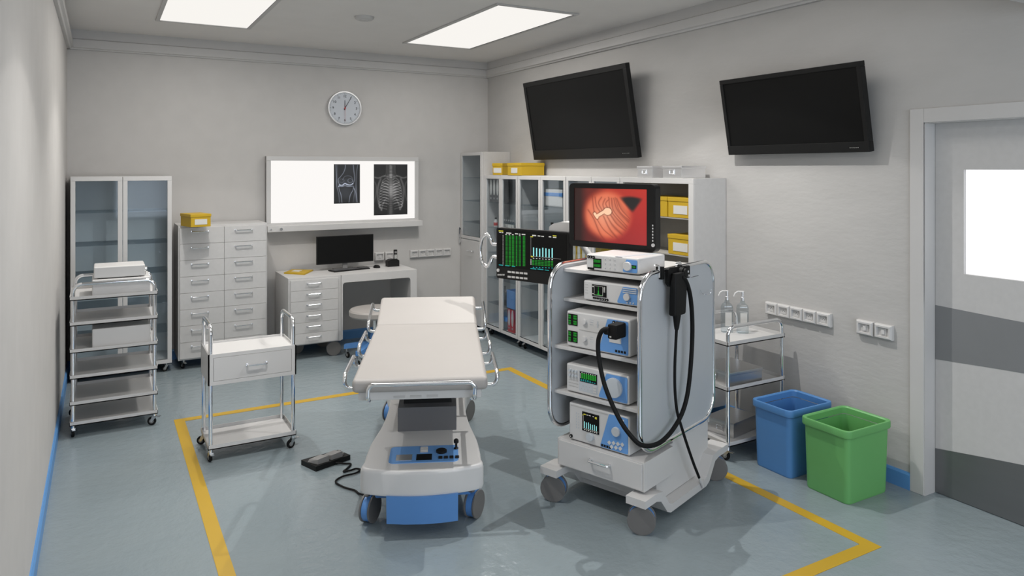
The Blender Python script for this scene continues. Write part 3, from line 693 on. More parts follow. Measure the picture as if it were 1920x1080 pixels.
# ------------------------------------------------------------------ wheeled shelves helpers
def trolley_frame(t,posts,ztop,r=.012,ends='x',zlow=.06):
    # posts: (x0,x1,y0,y1); two inverted-U tubes
    x0,x1,y0,y1=posts
    if ends=='x': U=[((x0,y0),(x1,y0)),((x0,y1),(x1,y1))]
    else: U=[((x0,y0),(x0,y1)),((x1,y0),(x1,y1))]
    for (a,b_) in U:
        p=fillet([(a[0],a[1],zlow),(a[0],a[1],ztop),(b_[0],b_[1],ztop),(b_[0],b_[1],zlow)],.055,7)
        MB().tube(p,r,12).build('frame_tube','chrome',t)
def tray(t,x0,x1,y0,y1,z,lip=.025,name='shelf',material='white2'):
    b=MB(); th=.003
    b.box(x0,x1,y0,y1,z-lip,z-lip+.006)
    for a in ((x0,x1,y0,y0+th),(x0,x1,y1-th,y1),(x0,x0+th,y0,y1),(x1-th,x1,y0,y1)): b.box(*a,z-lip,z)
    return b.build(name,material,t,smooth=False)
# tall six-shelf trolley on the left
t=thing('shelf_trolley','tall six-shelf white trolley in front of the empty glass cabinet','trolley',(.08,5.885,0))
PX,PY=.245,.235
trolley_frame(t,(-PX,PX,-PY,PY),1.022,.0125,'x',.065)
for z in (.943,.773,.592,.418,.242,.107): tray(t,-PX-.02,PX+.02,-PY-.018,PY+.018,z,.026)
for cx,cy,ro in ((-PX,-PY,.15),(PX,-PY,1.2),(-PX,PY,.9),(PX,PY,.4)): castor(t,cx,cy,.084,ro,.029)
# small drawer trolley
t=thing('drawer_trolley','small white trolley with one drawer and chrome hoop handles','trolley',(.83,4.925,0))
PX,PY=.248,.168
trolley_frame(t,(-PX,PX,-PY,PY),.832,.0125,'y',.06)
b=MB(); e=.016
b.box(-PX-e,-PX-e+.008,-PY-e,PY+e,.472,.662); b.box(PX+e-.008,PX+e,-PY-e,PY+e,.472,.662); b.box(-PX-e,PX+e,PY+e-.008,PY+e,.472,.662)
b.box(-PX-e+.008,PX+e-.008,-PY-e+.004,PY+e-.008,.472,.480); b.box(-PX-e+.008,PX+e-.008,-PY-e+.004,PY+e-.008,.644,.650)
b.box(-PX-e,PX+e,-PY-e,-PY-e+.008,.640,.662); b.box(-PX-e,PX+e,-PY-e,-PY-e+.008,.472,.496)
b.box(-PX-e,-PX-e+.03,-PY-e,-PY-e+.008,.496,.640); b.box(PX+e-.03,PX+e,-PY-e,-PY-e+.008,.496,.640)
b.build('drawer_case','white2',t,smooth=False)
dr=MB().box(-PX-e+.0315,PX+e-.0315,-PY-e-.001,-PY-e+.02,.4975,.6385,.001).build('drawer','white2',t); handle(dr,.02,-PY-e-.001,.575,.115,.03,.006)
tray(t,-PX-e,PX+e,-PY-e,PY+e,.108,.028)
for cx,cy,ro in ((-PX,-PY,.15),(PX,-PY,1.9),(-PX,PY,1.1),(PX,PY,.4)): castor(t,cx,cy,.082,ro,.027)
# steel three-shelf trolley at the right
t=thing('steel_trolley','three-shelf chrome and white trolley against the right wall, soap bottles on top','trolley',(3.598,3.40,0))
PX,PY=.243,.192
trolley_frame(t,(-PX,PX,-PY,PY),.822,.0125,'x',.07)
for z in (.733,.456,.115): tray(t,-PX-.014,PX+.014,-PY-.012,PY+.012,z,.027)
for cx,cy,ro in ((-PX,-PY,.2),(PX,-PY,1.2),(-PX,PY,.9),(PX,PY,.4)): castor(t,cx,cy,.089,ro,.03)
def steelb2(label,corner,z,ang,W,D,H): corner_box('steel_box',label,corner,z,ang,W,D,H,material='steel',steel=True,lid=.022)
steelb2('flat steel box on the middle shelf of the steel trolley',(3.40,3.50),.4361,-PI/2-.04,.27,.28,.095)
steelb2('steel box turned askew on the bottom shelf of the steel trolley',(3.43,3.465),.0951,-PI/2+.20,.20,.27,.095)
steelb2('small steel box at the rear left of the bottom trolley shelf',(3.37,3.578),.0951,-PI/2,.06,.12,.085)
def pump(label,x,y,rz):
    t=thing('pump_bottle',label,'bottle',(x,y,.7131),rz)
    b=MB(); o=rrect(-.036,.036,-.027,.027,.012,4)
    def ring(sc,z): return [(p[0]*sc,p[1]*sc,z) for p in o]
    b.loft([ring(.94,0),ring(1,.006),ring(1,.165),ring(.8,.185),ring(.4,.197),ring(.36,.215)]); b.build('body','bottle',t)
    b=MB(); b.box(-.022,.022,-.0285,-.0278,.045,.135); b.build('label','label',t,smooth=False)
    MB().lathe([(.014,.213),(.014,.235),(.009,.238),(.009,.262),(.012,.263),(.012,.272),(0.0,.274)],16).build('pump','steelb',t)
    b=MB(); b.tube([(.006,0,.270),(-.03,0,.272),(-.048,0,.262),(-.058,0,.240)],[.007,.006,.005,.004],8); b.build('nozzle','plastic',t)
pump('left clear pump bottle with a paper label on the steel trolley',3.62,3.47,-.45); pump('right clear pump bottle with a paper label on the steel trolley',3.69,3.40,-.55)
# equipment on the tall trolley
def plain_device(label,x0,x1,y0,y1,z,H,knobs):
    t=thing('medical_device',label,'medical device',((x0+x1)/2,(y0+y1)/2,z)); W=(x1-x0)/2; D=(y1-y0)/2
    MB().box(-W,W,-D,D,.006,H,.008,3).build('housing','plastic',t)
    b=MB()
    for sx in (-1,1):
        for sy in (-1,1): b.cyl((sx*(W-.03),sy*(D-.03),0),.01,.007,n=10)
    b.build('feet','black',t)
    for kind,yy,zz,r in knobs:
        if kind=='k': MB().lathe([(r,W),(r,W+.012),(r*.8,W+.015),(0.0,W+.015)],16,Matrix.Translation((0,yy,zz)),'x').build('knob','chrome',t)
        else: MB().box(W,W+.003,yy-r,yy+r,zz-r,zz+r).build('button','black',t)
plain_device('top white device of the pair on the tall trolley, knobs at its end',-.045,.268,5.68,5.93,1.0432,.083,[('k',-.09,.055,.012),('b',-.10,.030,.005),('b',-.06,.055,.005),('b',-.09,.015,.006)])
plain_device('lower white device of the pair, standing on the top trolley shelf',-.055,.300,5.67,5.98,.9235,.1195,[('k',-.1,.06,.012),('b',-.05,.06,.006)])
plain_device('white device alone on the third shelf of the tall trolley',-.055,.300,5.67,5.98,.5725,.135,[('b',-.1,.09,.006),('b',-.1,.06,.006)])
# ------------------------------------------------------------------ bins
def bin_(label,x0,x1,y0,y1,H,material):
    t=thing('waste_bin',label,'waste bin',((x0+x1)/2,(y0+y1)/2,0)); W=(x1-x0)/2; D=(y1-y0)/2
    def R(f,z,r=.03): return [(p[0],p[1],z) for p in rrect(-W*f,W*f,-D*f,D*f,r,5)]
    b=MB(); b.loft([R(.93,0),R(.95,.01),R(1.0,H-.045),R(.97,H-.044),R(.915,.012)]); b.build('body',material,t)
    b=MB(); rm=[R(1.0,H-.040,.034),R(1.065,H-.040,.038),R(1.085,H-.034,.04),R(1.085,H-.007,.04),R(1.07,H,.038),R(1.0,H,.034),R(.965,H-.006,.03),R(.965,H-.040,.03)]
    rm.append(rm[0]); b.loft(rm,cap=False); b.build('rim',material,t)
bin_('blue plastic waste bin, behind the green one',3.455,3.82,2.83,3.10,.398,'binblue')
bin_('green plastic waste bin beside the door',3.455,3.82,2.455,2.742,.398,'bingreen')
# ------------------------------------------------------------------ examination couch
t=thing('examination_couch','long cream-padded examination couch with chrome side rails in the room centre','examination couch',(1.444,3.48,0),-math.radians(24.4))
def cushion(name,y0,y1,z0,z1,tilt=0,hw=.326):
    b=MB(); bm=bmesh.new()
    b.box(-hw,hw,y0,y1,z0,z1,.022,4); return b
b=cushion('mattress',-.262,.968,.722,.790); b.build('mattress','vinyl',t)
b=MB(); mt=Matrix.Translation((0,.972,.722))@Matrix.Rotation(.31,4,'X'); b.box(-.326,.326,0,.395,.0,.068,.022,4,mt=mt); b.build('headrest','vinyl',t)
b=MB(); b.box(-.297,.297,-.235,.93,.680,.722,.006); b.box(-.25,.25,.93,1.30,.69,.722,.004); b.build('bed_frame','white2',t)
for x in (-.05,0.03,-.13): MB().box(x,x+.055,-.2375,-.235,.69,.70).build('frame_slot','seam',t)
def rail(sgn,y0,y1,zt=.765,zb=.71,dz=0.):
    xo=sgn*.383; xi=sgn*.28
    p=fillet([(xi,y0,zb-.012),(xo,y0,zb-.012),(xo,y0,zt),(xo,y1,zt+dz),(xo,y1,zb-.012+dz),(xi,y1,zb-.012+dz)],.035,6)
    MB().tube(p,.0105,12).build('side_rail','chrome',t)
for sgn in (-1,1):
    rail(sgn,-.09,.30); rail(sgn,.52,.90); rail(sgn,1.03,1.33,.785,.745,.08)
p=fillet([(-.245,-.235,.69),(-.245,-.29,.69),(-.245,-.29,.772),(.262,-.29,.772),(.262,-.29,.69),(.262,-.235,.69)],.03,6)
MB().tube(p,.0105,12).build('foot_rail','chrome',t)
# column
MB().box(-.145,.182,.30,.78,.32,.466,.004).build('column_cover','column',t)
b=MB()
for k in range(6): b.box(-.115+.004*(k%2),.155-.004*(k%2),.37+.004*(k%2),.74,.466+k*.031,.497+k*.031)
b.build('bellows','black',t)
MB().box(-.20,.22,.36,.80,.656,.680,.003).build('lift_plate','black',t)
# base shell, waisted outline with rounded front edge
def base_ring(f,z,dy=0):
    P=[(-.287,-.10),(-.290,-.178),(-.20,-.218),(-.10,-.238),(.0,-.245),(.10,-.238),(.20,-.218),(.302,-.178),(.302,-.10),(.300,.02),(.293,.14),(.278,.26),(.260,.40),(.245,.60),(.245,.85),(.265,1.05),(.29,1.2),(.29,1.55),(.25,1.62),(-.235,1.62),(-.275,1.55),(-.275,1.2),(-.250,1.05),(-.23,.85),(-.23,.60),(-.243,.40),(-.262,.26),(-.278,.14),(-.285,.02)]
    pts=spline([(a,b_,0) for a,b_ in P+[P[0]]],4)[:-1]
    return [(.006+(p.x-.006)*f,.68+(p.y-.68)*(1-(1-f)*.28)+dy,z) for p in pts]
b=MB(); b.loft([base_ring(.955,.205),base_ring(.988,.211),base_ring(1,.224),base_ring(1,.314),base_ring(.988,.327),base_ring(.965,.333),base_ring(.94,.3335)])
base=b.build('base_shell','plastic',t)
# front blue skirt
b=MB(); Pq=[(-.165,-.05),(-.165,-.150),(-.08,-.165),(.01,-.170),(.10,-.165),(.182,-.150),(.182,-.05)]
b.loft([[(p[0],p[1]-.085,.214) for p in Pq],[(p[0],p[1]-.060,.07) for p in Pq]]); b.build('front_skirt','blue',t)
b=MB(); b.box(-.235,.25,-.07,1.5,.13,.208,.01); b.build('chassis','blue',t,smooth=False)
for cx,cy,ro in ((-.262,-.03,-.40),(.268,-.03,-.50),(-.27,1.44,-.45),(.275,1.42,-.5)): big_castor(t,cx,cy,.225,ro,.07)
# control panel on the base top
cp=MB().prism(rrect(-.163,.186,-.142,.068,.028,5),.3325,.3375,'z').build('control_panel','bluep',t)
z=.3376
MB().box(-.128,-.048,-.118,-.045,z,z+.002).build('touch_pad','steelb',cp,smooth=False)
MB().box(-.026,.052,-.118,-.045,z,z+.002).build('display','screen',cp,smooth=False)
b=MB(); b.box(-.010,.030,-.020,.050,z,z+.003,.001); b.box(-.008,.028,-.002,.018,z+.003,z+.005); b.box(-.008,.028,.022,.046,z+.003,z+.005); b.build('rocker_switch','plastic',cp,smooth=False)
MB().lathe([(.028,z),(.028,z+.010),(.022,z+.014),(0.0,z+.014)],24,Matrix.Translation((.100,-.022,0))).build('rotary_knob','black',cp)
MB().lathe([(.012,z),(.012,z+.004),(.006,z+.008),(.006,z+.026),(.013,z+.032),(.013,z+.044),(.008,z+.05),(0.0,z+.05)],16,Matrix.Translation((.176,.016,0))).build('joystick','black',cp)
for k in range(4): MB().box(.085+k*.028,.105+k*.028,-.112,-.086,z,z+.006,.002).build('button','black',cp)
# foot pedal with cable
fp=thing('foot_pedal','black two-pedal foot switch on the floor with its curling cable','foot pedal',(1.198,4.395,0),.10)
Wp,Dp=.125,.072
MB().prism([(-Wp-.012,.065),(-Wp+.025,-.085),(Wp+.012,-.035),(Wp-.02,.085)],.0,.030,'z').build('base','black',fp,smooth=False)
for ox,oy in ((-.058,-.014),(.036,.004)):
    b=MB(); b.add([(ox-.060,oy+.020,.031),(ox-.022,oy-.050,.031),(ox+.052,oy-.040,.031),(ox+.030,oy+.052,.031),(ox-.050,oy+.020,.046),(ox-.020,oy-.046,.058),(ox+.048,oy-.037,.064),(ox+.028,oy+.044,.050)],
      [(3,2,1,0),(4,5,6,7),(0,1,5,4),(1,2,6,5),(2,3,7,6),(3,0,4,7)]); b.build('pedal','mgrey',fp,smooth=False)
for k in range(3): MB().cyl((.100-.001*k,.045-.026*k,.030),.008,.012,n=12).build('button','mgrey',fp)
cb=[(1.235,4.335,.015),(1.285,4.315,.008),(1.315,4.29,.008),(1.275,4.235,.008),(1.245,4.205,.008),(1.28,4.20,.008),(1.322,4.208,.008),(1.338,4.18,.008),(1.300,4.148,.008),(1.22,4.14,.008),(1.165,4.09,.008),(1.185,4.0,.008),(1.225,3.93,.008),(1.235,3.87,.010),(1.255,3.80,.03),(1.30,3.74,.09)]
ca,sa=math.cos(-.10),math.sin(-.10)
b=MB(); b.tube(spline([((x-1.198)*ca-(y-4.395)*sa,(x-1.198)*sa+(y-4.395)*ca,zz) for x,y,zz in cb],7),.0055,8); b.build('cable','rubber',fp)
# ------------------------------------------------------------------ endoscopy trolley
EO=(2.229,3.04); ER=math.atan2(-.942,.336); EU=(math.cos(ER),math.sin(ER)); EW=(-math.sin(ER),math.cos(ER))
def onE(u,w,z): return (EO[0]+u*EU[0]+w*EW[0],EO[1]+u*EU[1]+w*EW[1],z)
t=thing('endoscopy_trolley','large white equipment trolley with chrome loop sides carrying the endoscopy devices','equipment trolley',(EO[0],EO[1],0),ER)
UL=.278; Y0_,Y1_=-.03,.785; ZT,ZB=1.275,.385
for sx in (-1,1):
    loop=fillet([(sx*UL,Y0_,ZB),(sx*UL,Y0_,ZT),(sx*UL,Y1_,ZT),(sx*UL,Y1_,ZB)],.13,9,True)
    MB().tube(loop,.0125,14,True).build('loop_tube','chrome',t)
    pn=[(p.y,p.z) for p in fillet([(0,Y0_+.006,ZB+.006),(0,Y0_+.006,ZT-.006),(0,Y1_-.006,ZT-.006),(0,Y1_-.006,ZB+.006)],.125,9,True)]
    MB().prism(pn,sx*(UL-.006),sx*(UL+.002),'x').build('side_panel','side',t)
MB().box(-UL+.007,UL-.007,.74,.752,.35,ZT-.035).build('back_panel','white2',t,smooth=False)
for z,y0 in ((1.250,.085),(1.088,.085),(.845,.0),(.602,.0)):
    MB().box(-UL+.0065,UL-.0065,y0,.738,z-.018,z,.002).build('shelf','white2',t)
dc=MB(); dc.box(-.25,.285,.004,.30,.20,.345,.002); dc=dc.build('drawer_box','white2',t)
dr=MB().box(-.238,.273,-.004,.004,.208,.337,.001).build('drawer','white2',t); handle(dr,.03,-.004,.285,.115,.028,.0065)
b=MB(); b.box(-.262,.262,.165,.755,.086,.3445,.004); b.box(-.262,.262,.34,.755,.34,.40,.004); b.build('lower_body','white2',t)
# chassis: bent plate on each side, high over the castors, low in the middle
for sx in (-1,1):
    prof=[(-.055,.150),(.055,.150),(.10,.135),(.165,.060),(.20,.045),(.60,.045),(.64,.060),(.715,.150),(.76,.160),(.885,.160),
          (.885,.198),(.75,.198),(.69,.188),(.61,.098),(.585,.085),(.215,.085),(.185,.098),(.12,.178),(.07,.188),(-.055,.188)]
    MB().prism([(a,c) for a,c in prof],sx*.215,sx*.325,'x').build('chassis_arm','white2',t,smooth=False)
MB().box(-.215,.215,.20,.60,.045,.080).build('chassis_plate','white2',t,smooth=False)
for cx,cy,ro,tp in ((-.272,-.0,1.95,.150),(.272,0.0,2.05,.150),(-.272,.82,1.9,.160),(.272,.82,2.15,.160)): big_castor(t,cx,cy,tp,ro,.0695)
# thin hooks on the right panel
b=MB(); b.tube(spline([(UL+.003,.62,1.12),(UL+.03,.60,1.105),(UL+.04,.66,1.10),(UL+.03,.70,1.115)]),.0022,6); b.tube([(UL+.003,.5,1.205),(UL+.02,.56,1.21)],.0022,6); b.build('wire_hook','chrome',t)
# ------------------------------------------------------------------ devices with fronts
def face_poly(P,d,name,m,parent): return MB().prism(P,-d,-.0003,'y').build(name,m,parent,smooth=False)
def device(label,u0,u1,w0,z,H,D,blue):
    t=thing('medical_device',label,'medical device',onE((u0+u1)/2,w0,z),ER); W=(u1-u0)/2
    MB().box(-W,W,0,D,.004,H,.009,3).build('housing','plastic',t)
    bx0,bx1=blue   # bottom-left x, top-left x of blue trapezoid as fraction
    pts=fillet([(W-.008,0,.012),(W-.008,0,H-.010),(bx1,0,H-.010),(bx0,0,.012)],.008,4,True)
    bp=MB().prism([(p.x,p.z) for p in pts],-.0025,-.0002,'y').build('blue_panel','bluep',t)
    return t,W,bp
def knob(p,x,z,r,d=.014,m='plastic',name='knob'): return MB().lathe([(r,-.0005),(r,-d*.85),(r*.93,-d),(0.0,-d)],28,Matrix.Translation((x,0,z)),'y').build(name,m,p)
def fbox(p,name,m,x0,x1,z0,z1,d=.003,y0=-.0003): return MB().box(x0,x1,-d,y0,z0,z1).build(name,m,p,smooth=False)
def blocks(p,name,m,L,y=-.0042,d=.0006):
    b=MB()
    for x0,x1,z0,z1 in L: b.box(x0,x1,y-d,y,z0,z1)
    return b.build(name,m,p,smooth=False)
def digits(x0,x1,z0,z1,nx,nz):   # seven-segment like readout
    L=[]; cw=(x1-x0)/nx; ch=(z1-z0)/nz
    for i in range(nx):
        for j in range(nz):
            a,b_=x0+i*cw+cw*.12,x0+(i+1)*cw-cw*.12; c,d_=z0+j*ch+ch*.12,z0+(j+1)*ch-ch*.12; s=(b_-a)*.28; m_=(c+d_)/2
            segs=[(a,b_,c,c+s),(a,b_,m_-s/2,m_+s/2),(a,b_,d_-s,d_),(a,a+s,c,m_),(b_-s,b_,c,m_),(a,a+s,m_,d_),(b_-s,b_,m_,d_)]
            drop=random.sample([0,2,3,4,5,6],random.choice([0,1,1]))
            L+=[q for k,q in enumerate(segs) if k not in drop]
    return L
def dots(p,x0,z0,n,dx,r,ring=True):
    for k in range(n):
        o=MB().lathe([(r,-.0005),(r,-.007),(r*.5,-.0085),(0.0,-.0085)],16,Matrix.Translation((x0+k*dx,0,z0)),'y').build('jack_socket','black',p)
        MB().cyl((x0+k*dx,-.0092,z0),r*.35,.001,'y',8).build('jack_pin','plastic',o)
def sq(p,x0,z0,n,dx,s,m='black'):
    for k in range(n): fbox(p,'button',m,x0+k*dx-s/2,x0+k*dx+s/2,z0-s/2,z0+s/2,.004)
# device 1, on top
t1,W,bp=device('slim white device on the very top of the trolley, in front of the endoscopy monitor',-.130,.196,.10,1.251,.088,.275,(.066,.090))
H=.088
MB().prism([(.02,.0),(.06,.0),(.14,.275),(.10,.275)],H-.0002,H+.001,'z').build('top_strip','lgrey',t1,smooth=False)
dots(t1,-W+.018,.074,3,.016,.0075); sq(t1,-W+.018,.012,3,.014,.011)
dp=fbox(t1,'display','screen',-W+.048,-W+.098,.018,.068,.0035); blocks(dp,'readout','green',digits(-W+.051,-W+.095,.022,.040,5,1)+digits(-W+.051,-W+.095,.045,.064,5,1))
for r_ in range(3):
    for k in range(3):
        b=MB(); x=-W+.122+k*.030; z=.018+r_*.023; b.box(x-.007,x+.007,-.0012,-.0003,z-.001,z); b.lathe([(.0035,-.0003),(.0035,-.004),(0.0,-.004)],10,Matrix.Translation((x,0,z+.006)),'y'); b.build('button','plastic',t1)
knob(bp,.100,.044,.0235,.016); dp=fbox(bp,'display','screen',.124,.150,.034,.052,.0045,-.0024); blocks(dp,'readout','green',digits(.127,.147,.037,.049,4,1),-.0045)
# device 2
t2,W,bp=device('white device with a small green waveform screen, on the second shelf down',-.140,.205,.088,1.0895,.108,.30,(.040,.078))
dp=fbox(t2,'display','screen',-.114,-.024,.030,.092,.0035)
blocks(dp,'grid_frame','wtext',[(-.100,-.099,.036,.086),(-.046,-.045,.036,.086),(-.100,-.045,.036,.0368),(-.100,-.045,.0852,.086),(-.110,-.104,.078,.084),(-.110,-.104,.040,.044)]+[(-.040,-.030,.058+k*.006,.061+k*.006) for k in range(5)])
blocks(dp,'waveform','green',[(-.0735,-.0715,.038,.082),(-.0755,-.0735,.038,.062),(-.0715,-.0695,.038,.062),(-.079,-.0755,.038,.046),(-.0695,-.066,.038,.046),(-.098,-.079,.038,.040),(-.066,-.047,.038,.040)])
sq(t2,-.104,.020,4,.012,.009); dots(t2,-.060,.018,4,.014,.007)
for k in range(4): MB().box(-W+.012,-W+.030,-.0015,-.0003,.040+k*.015,.042+k*.015).build('vent_mark','seam',t2,smooth=False)
b=MB()
for k in range(3): b.box(.078,.160,-.006,-.002,.088-k*.010,.093-k*.010,.001)
b.build('vent_bar','lgrey',bp); knob(bp,.104,.048,.019,.014)
for k in range(3): knob(bp,.105+k*.018,.020,.004,.006,name='button')
# device 3 with scope plug
t3,W,bp=device('tall white device with two pairs of green displays and the scope plugged in',-.196,.197,.012,.8455,.192,.40,(.010,.065))
for zz in (.118,.028):
    dp=fbox(t3,'display','screen',-W+.012,-W+.072,zz,zz+.060,.0035)
    blocks(dp,'readout','green',digits(-W+.015,-W+.031,zz+.032,zz+.056,2,2)+digits(-W+.015,-W+.031,zz+.004,zz+.028,2,2)+digits(-W+.048,-W+.069,zz+.032,zz+.056,3,2)+digits(-W+.048,-W+.069,zz+.004,zz+.028,3,2))
    knob(t3,-W+.118,zz+.030,.0145,.014)
    b=MB()
    for k in range(3): b.box(-W+.150,-W+.172,-.0014,-.0003,zz+.020+k*.012,zz+.022+k*.012)
    b.build('scale_marks','lgrey',t3,smooth=False)
b=MB(); b.box(-W+.196,-W+.203,-.0016,-.0003,.128,.160); b.box(-W+.190,-W+.209,-.0016,-.0003,.142,.144); b.build('adjust_mark','lgrey',t3,smooth=False)
MB().box(-W+.085,-W+.215,-.0018,-.0003,.100,.103).build('groove','seam',t3,smooth=False)
dots(bp,.105,.170,4,.019,.0085); sq(bp,.118,.026,4,.017,.012)
fbox(bp,'socket_plate','plastic',.078,.148,.066,.150,.006,-.0022)
# device 4
t4,W,bp=device('white device with one very large round dial, on the fourth shelf',-.200,.190,.015,.6025,.152,.40,(.012,.062))
for r_ in range(2):
    for k in range(3): knob(t4,-W+.026+k*.020,.118-r_*.024,.0075,.010,'lgrey')
b=MB()
for r_ in range(3):
    for k in range(3): b.box(-W+.016+k*.022,-W+.034+k*.022,-.0016,-.0003,.066-r_*.016,.070-r_*.016)
b.build('legend_marks','seam',t4,smooth=False)
fbox(t4,'grey_keypad','lgrey',-.110,.008,.020,.128,.0015)
dp=fbox(t4,'display','screen',-.104,.004,.072,.124,.0035)
L=[]
for i in range(7):
    for j in range(5): L.append((-.093+i*.0138,-.083+i*.0138,.090+j*.0055,.0942+j*.0055))
blocks(dp,'readout','green',L); blocks(dp,'row_marks','wtext',[(-.101,-.098,.090+j*.0055,.093+j*.0055) for j in range(5)]+[(-.092+i*.0138,-.087+i*.0138,.118,.121) for i in range(7)])
blocks(dp,'lower_text','teal',[(-.098+i*.014,-.089+i*.014,.077,.080) for i in range(7)]+[(-.098+i*.014,-.090+i*.014,.083,.0855) for i in range(5)])
for k in range(3): fbox(t4,'key','plastic',-.020,.000,.026+k*.013,.034+k*.013,.004)
for k in range(7): fbox(t4,'key_mark','seam',-.096+k*.010,-.092+k*.010,.032+(k%2)*.016,.036+(k%2)*.016,.0025)
knob(bp,.110,.079,.050,.018,'lgrey','large_dial')
# device 5
t5,W,bp=device('white device with a cyan bar graph screen, standing on the drawer box',-.186,.190,.02,.3455,.202,.30,(.012,.068))
fbox(t5,'top_groove','seam',-W+.012,.060,.184,.189,.0012)
dp=fbox(t5,'display','screen',-.100,.006,.070,.170,.0035)
blocks(dp,'bar_graph','cyan',[(-.086+i*.0125,-.082+i*.0125,.086,.086+hh) for i,hh in enumerate((.034,.031,.034,.029,.027,.030,.026))])
blocks(dp,'axis','wtext',[(-.092,-.0912,.082,.150),(-.092,.004,.0835,.0842),(-.055,-.045,.156,.159),(-.072,-.060,.156,.159),(-.032,-.025,.156,.159)]+[(-.086+i*.0125,-.079+i*.0125,.076,.079) for i in range(7)])
blocks(dp,'caption','ytext',[(-.090,-.076,.156,.160),(-.096,-.091,.150,.154),])
blocks(dp,'value_caption','ytext',[(-.018,-.006,.154,.158),(-.018,-.006,.148,.152)])
for r_ in range(6):
    for k in range(2): fbox(t5,'key_mark','lgrey',-W+.046+k*.016,-W+.051+k*.016,.072+r_*.015,.080+r_*.015,.0012)
knob(t5,-.047,.048,.0215,.018,'lgrey'); dots(t5,-W+.016,.022,1,.02,.0095)
knob(bp,.112,.112,.024,.014,'lgrey'); sq(bp,.026,.022,4,.016,.012)
b=MB()
for x,z in ((.070,.046),(.096,.050),(.122,.052),(.148,.055),(.084,.028),(.110,.030),(.136,.032)): b.prism([(x-.0115,z),(x,z-.0115),(x+.0115,z),(x,z+.0115)],-.005,-.002,'y')
b.build('diamond_keys','plastic',bp,smooth=False)
for r_ in range(3):
    for k in range(2): knob(bp,.139+k*.015,.178-r_*.013,.0045,.005,name='button')
# ------------------------------------------------------------------ endoscopy monitor
mw=.590; mh=.380
t=thing('endoscopy_monitor','black monitor showing a red endoscope picture, on top of the trolley','medical monitor',onE(-.184,.42,1.251),ER)
b=MB(); zb=.082
for P,a,c in (((-mw/2,mw/2),0,0),): pass
o=rrect(-mw/2,mw/2,zb,zb+mh,.028,5); i=rrect(-mw/2+.036,mw/2-.055,zb+.036,zb+mh-.030,.002,5)
b.loft([[(p[0],.050,p[1]) for p in o],[(p[0],.004,p[1]) for p in o],[(p[0]*.996,-.0,(p[1]-zb-mh/2)*.994+zb+mh/2) for p in o],[(p[0],0,p[1]) for p in i],[(p[0],.006,p[1]) for p in i]],cap=False)
q=rrect(-mw/2,mw/2,zb,zb+mh,.028,5); b.prism(q,.048,.056,'y')
b.build('casing','black',t)
picture('picture_screen',mw-.091,mh-.066,330,250,endo,t,(-.0095,.0055,zb+.036),label='screen showing a pale polyp on red folded tissue')
for k in range(6): MB().box(mw/2-.020,mw/2-.013,-.002,.001,zb+.062+k*.017,zb+.071+k*.017).build('side_button','plastic',t)
MB().lathe([(.010,.001),(.010,-.006),(0.0,-.006)],18,Matrix.Translation((mw/2-.013,0,zb+.042)),'y').build('power_knob','plastic',t)
b=MB(); b.box(-.05,.16,.056,.076,zb+.05,zb+.2,.004); b.cyl((.05,.085,.012),.022,.20,n=18); b.cyl((.05,.085,0),.07,.014,n=28); b.build('stand','plastic',t)
# ------------------------------------------------------------------ readout monitor with D handle
sw=.592; sh=.335; sd=.60
t=thing('readout_monitor','black monitor with green number columns and cyan bars, left of the trolley','medical monitor',onE(-.801,.45,1.073),ER)
b=MB(); o=rrect(-sw/2,sw/2,0,sh,.014,4); b.prism(o,0,.045,'y'); b.build('casing','black',t)
sc=MB().box(-sw/2+.012,sw/2-.012,-.0012,-.0002,.078,sh-.010).build('screen','screen',t,smooth=False)
def pxs(x,y):   # zoom-crop pixels (1710x1080, origin 890,420, scale 9) -> local face coordinates
    return x,y
X0p,X1p=360,1640
def fx(px): return -sw/2+(px-X0p)/(X1p-X0p)*sw*.995
def fz(px,py):
    top=65+(px-360)*.0305; bot=880+(px-360)*.10
    return sh*(1-(py-top)/(bot-top))
def fr(L): 
    out=[]
    for x0,y0,x1,y1 in L: out.append((fx(x0),fx(x1),fz((x0+x1)/2,y1),fz((x0+x1)/2,y0)))
    return out
Y_=-.0013
L=[]
for x0,x1 in ((540,575),(597,640),(657,700),(728,758),(784,820),(858,902)):
    for r_ in range(24):
        ya=188+r_*20.8
        if x1-x0>34: L+= [(x0,ya,(x0+x1)/2-3,ya+12.5),((x0+x1)/2+3,ya,x1,ya+12.5)]
        else: L.append((x0,ya,x1,ya+12.5))
blocks(sc,'number_columns','green',fr(L),Y_,.0004); L=[]
for i_ in range(7):
    x0=1028+i_*54
    for r_ in range(4): L+=[(x0,572+r_*24+i_*2,x0+16,587+r_*24+i_*2),(x0+22,572+r_*24+i_*2,x0+38,587+r_*24+i_*2)]

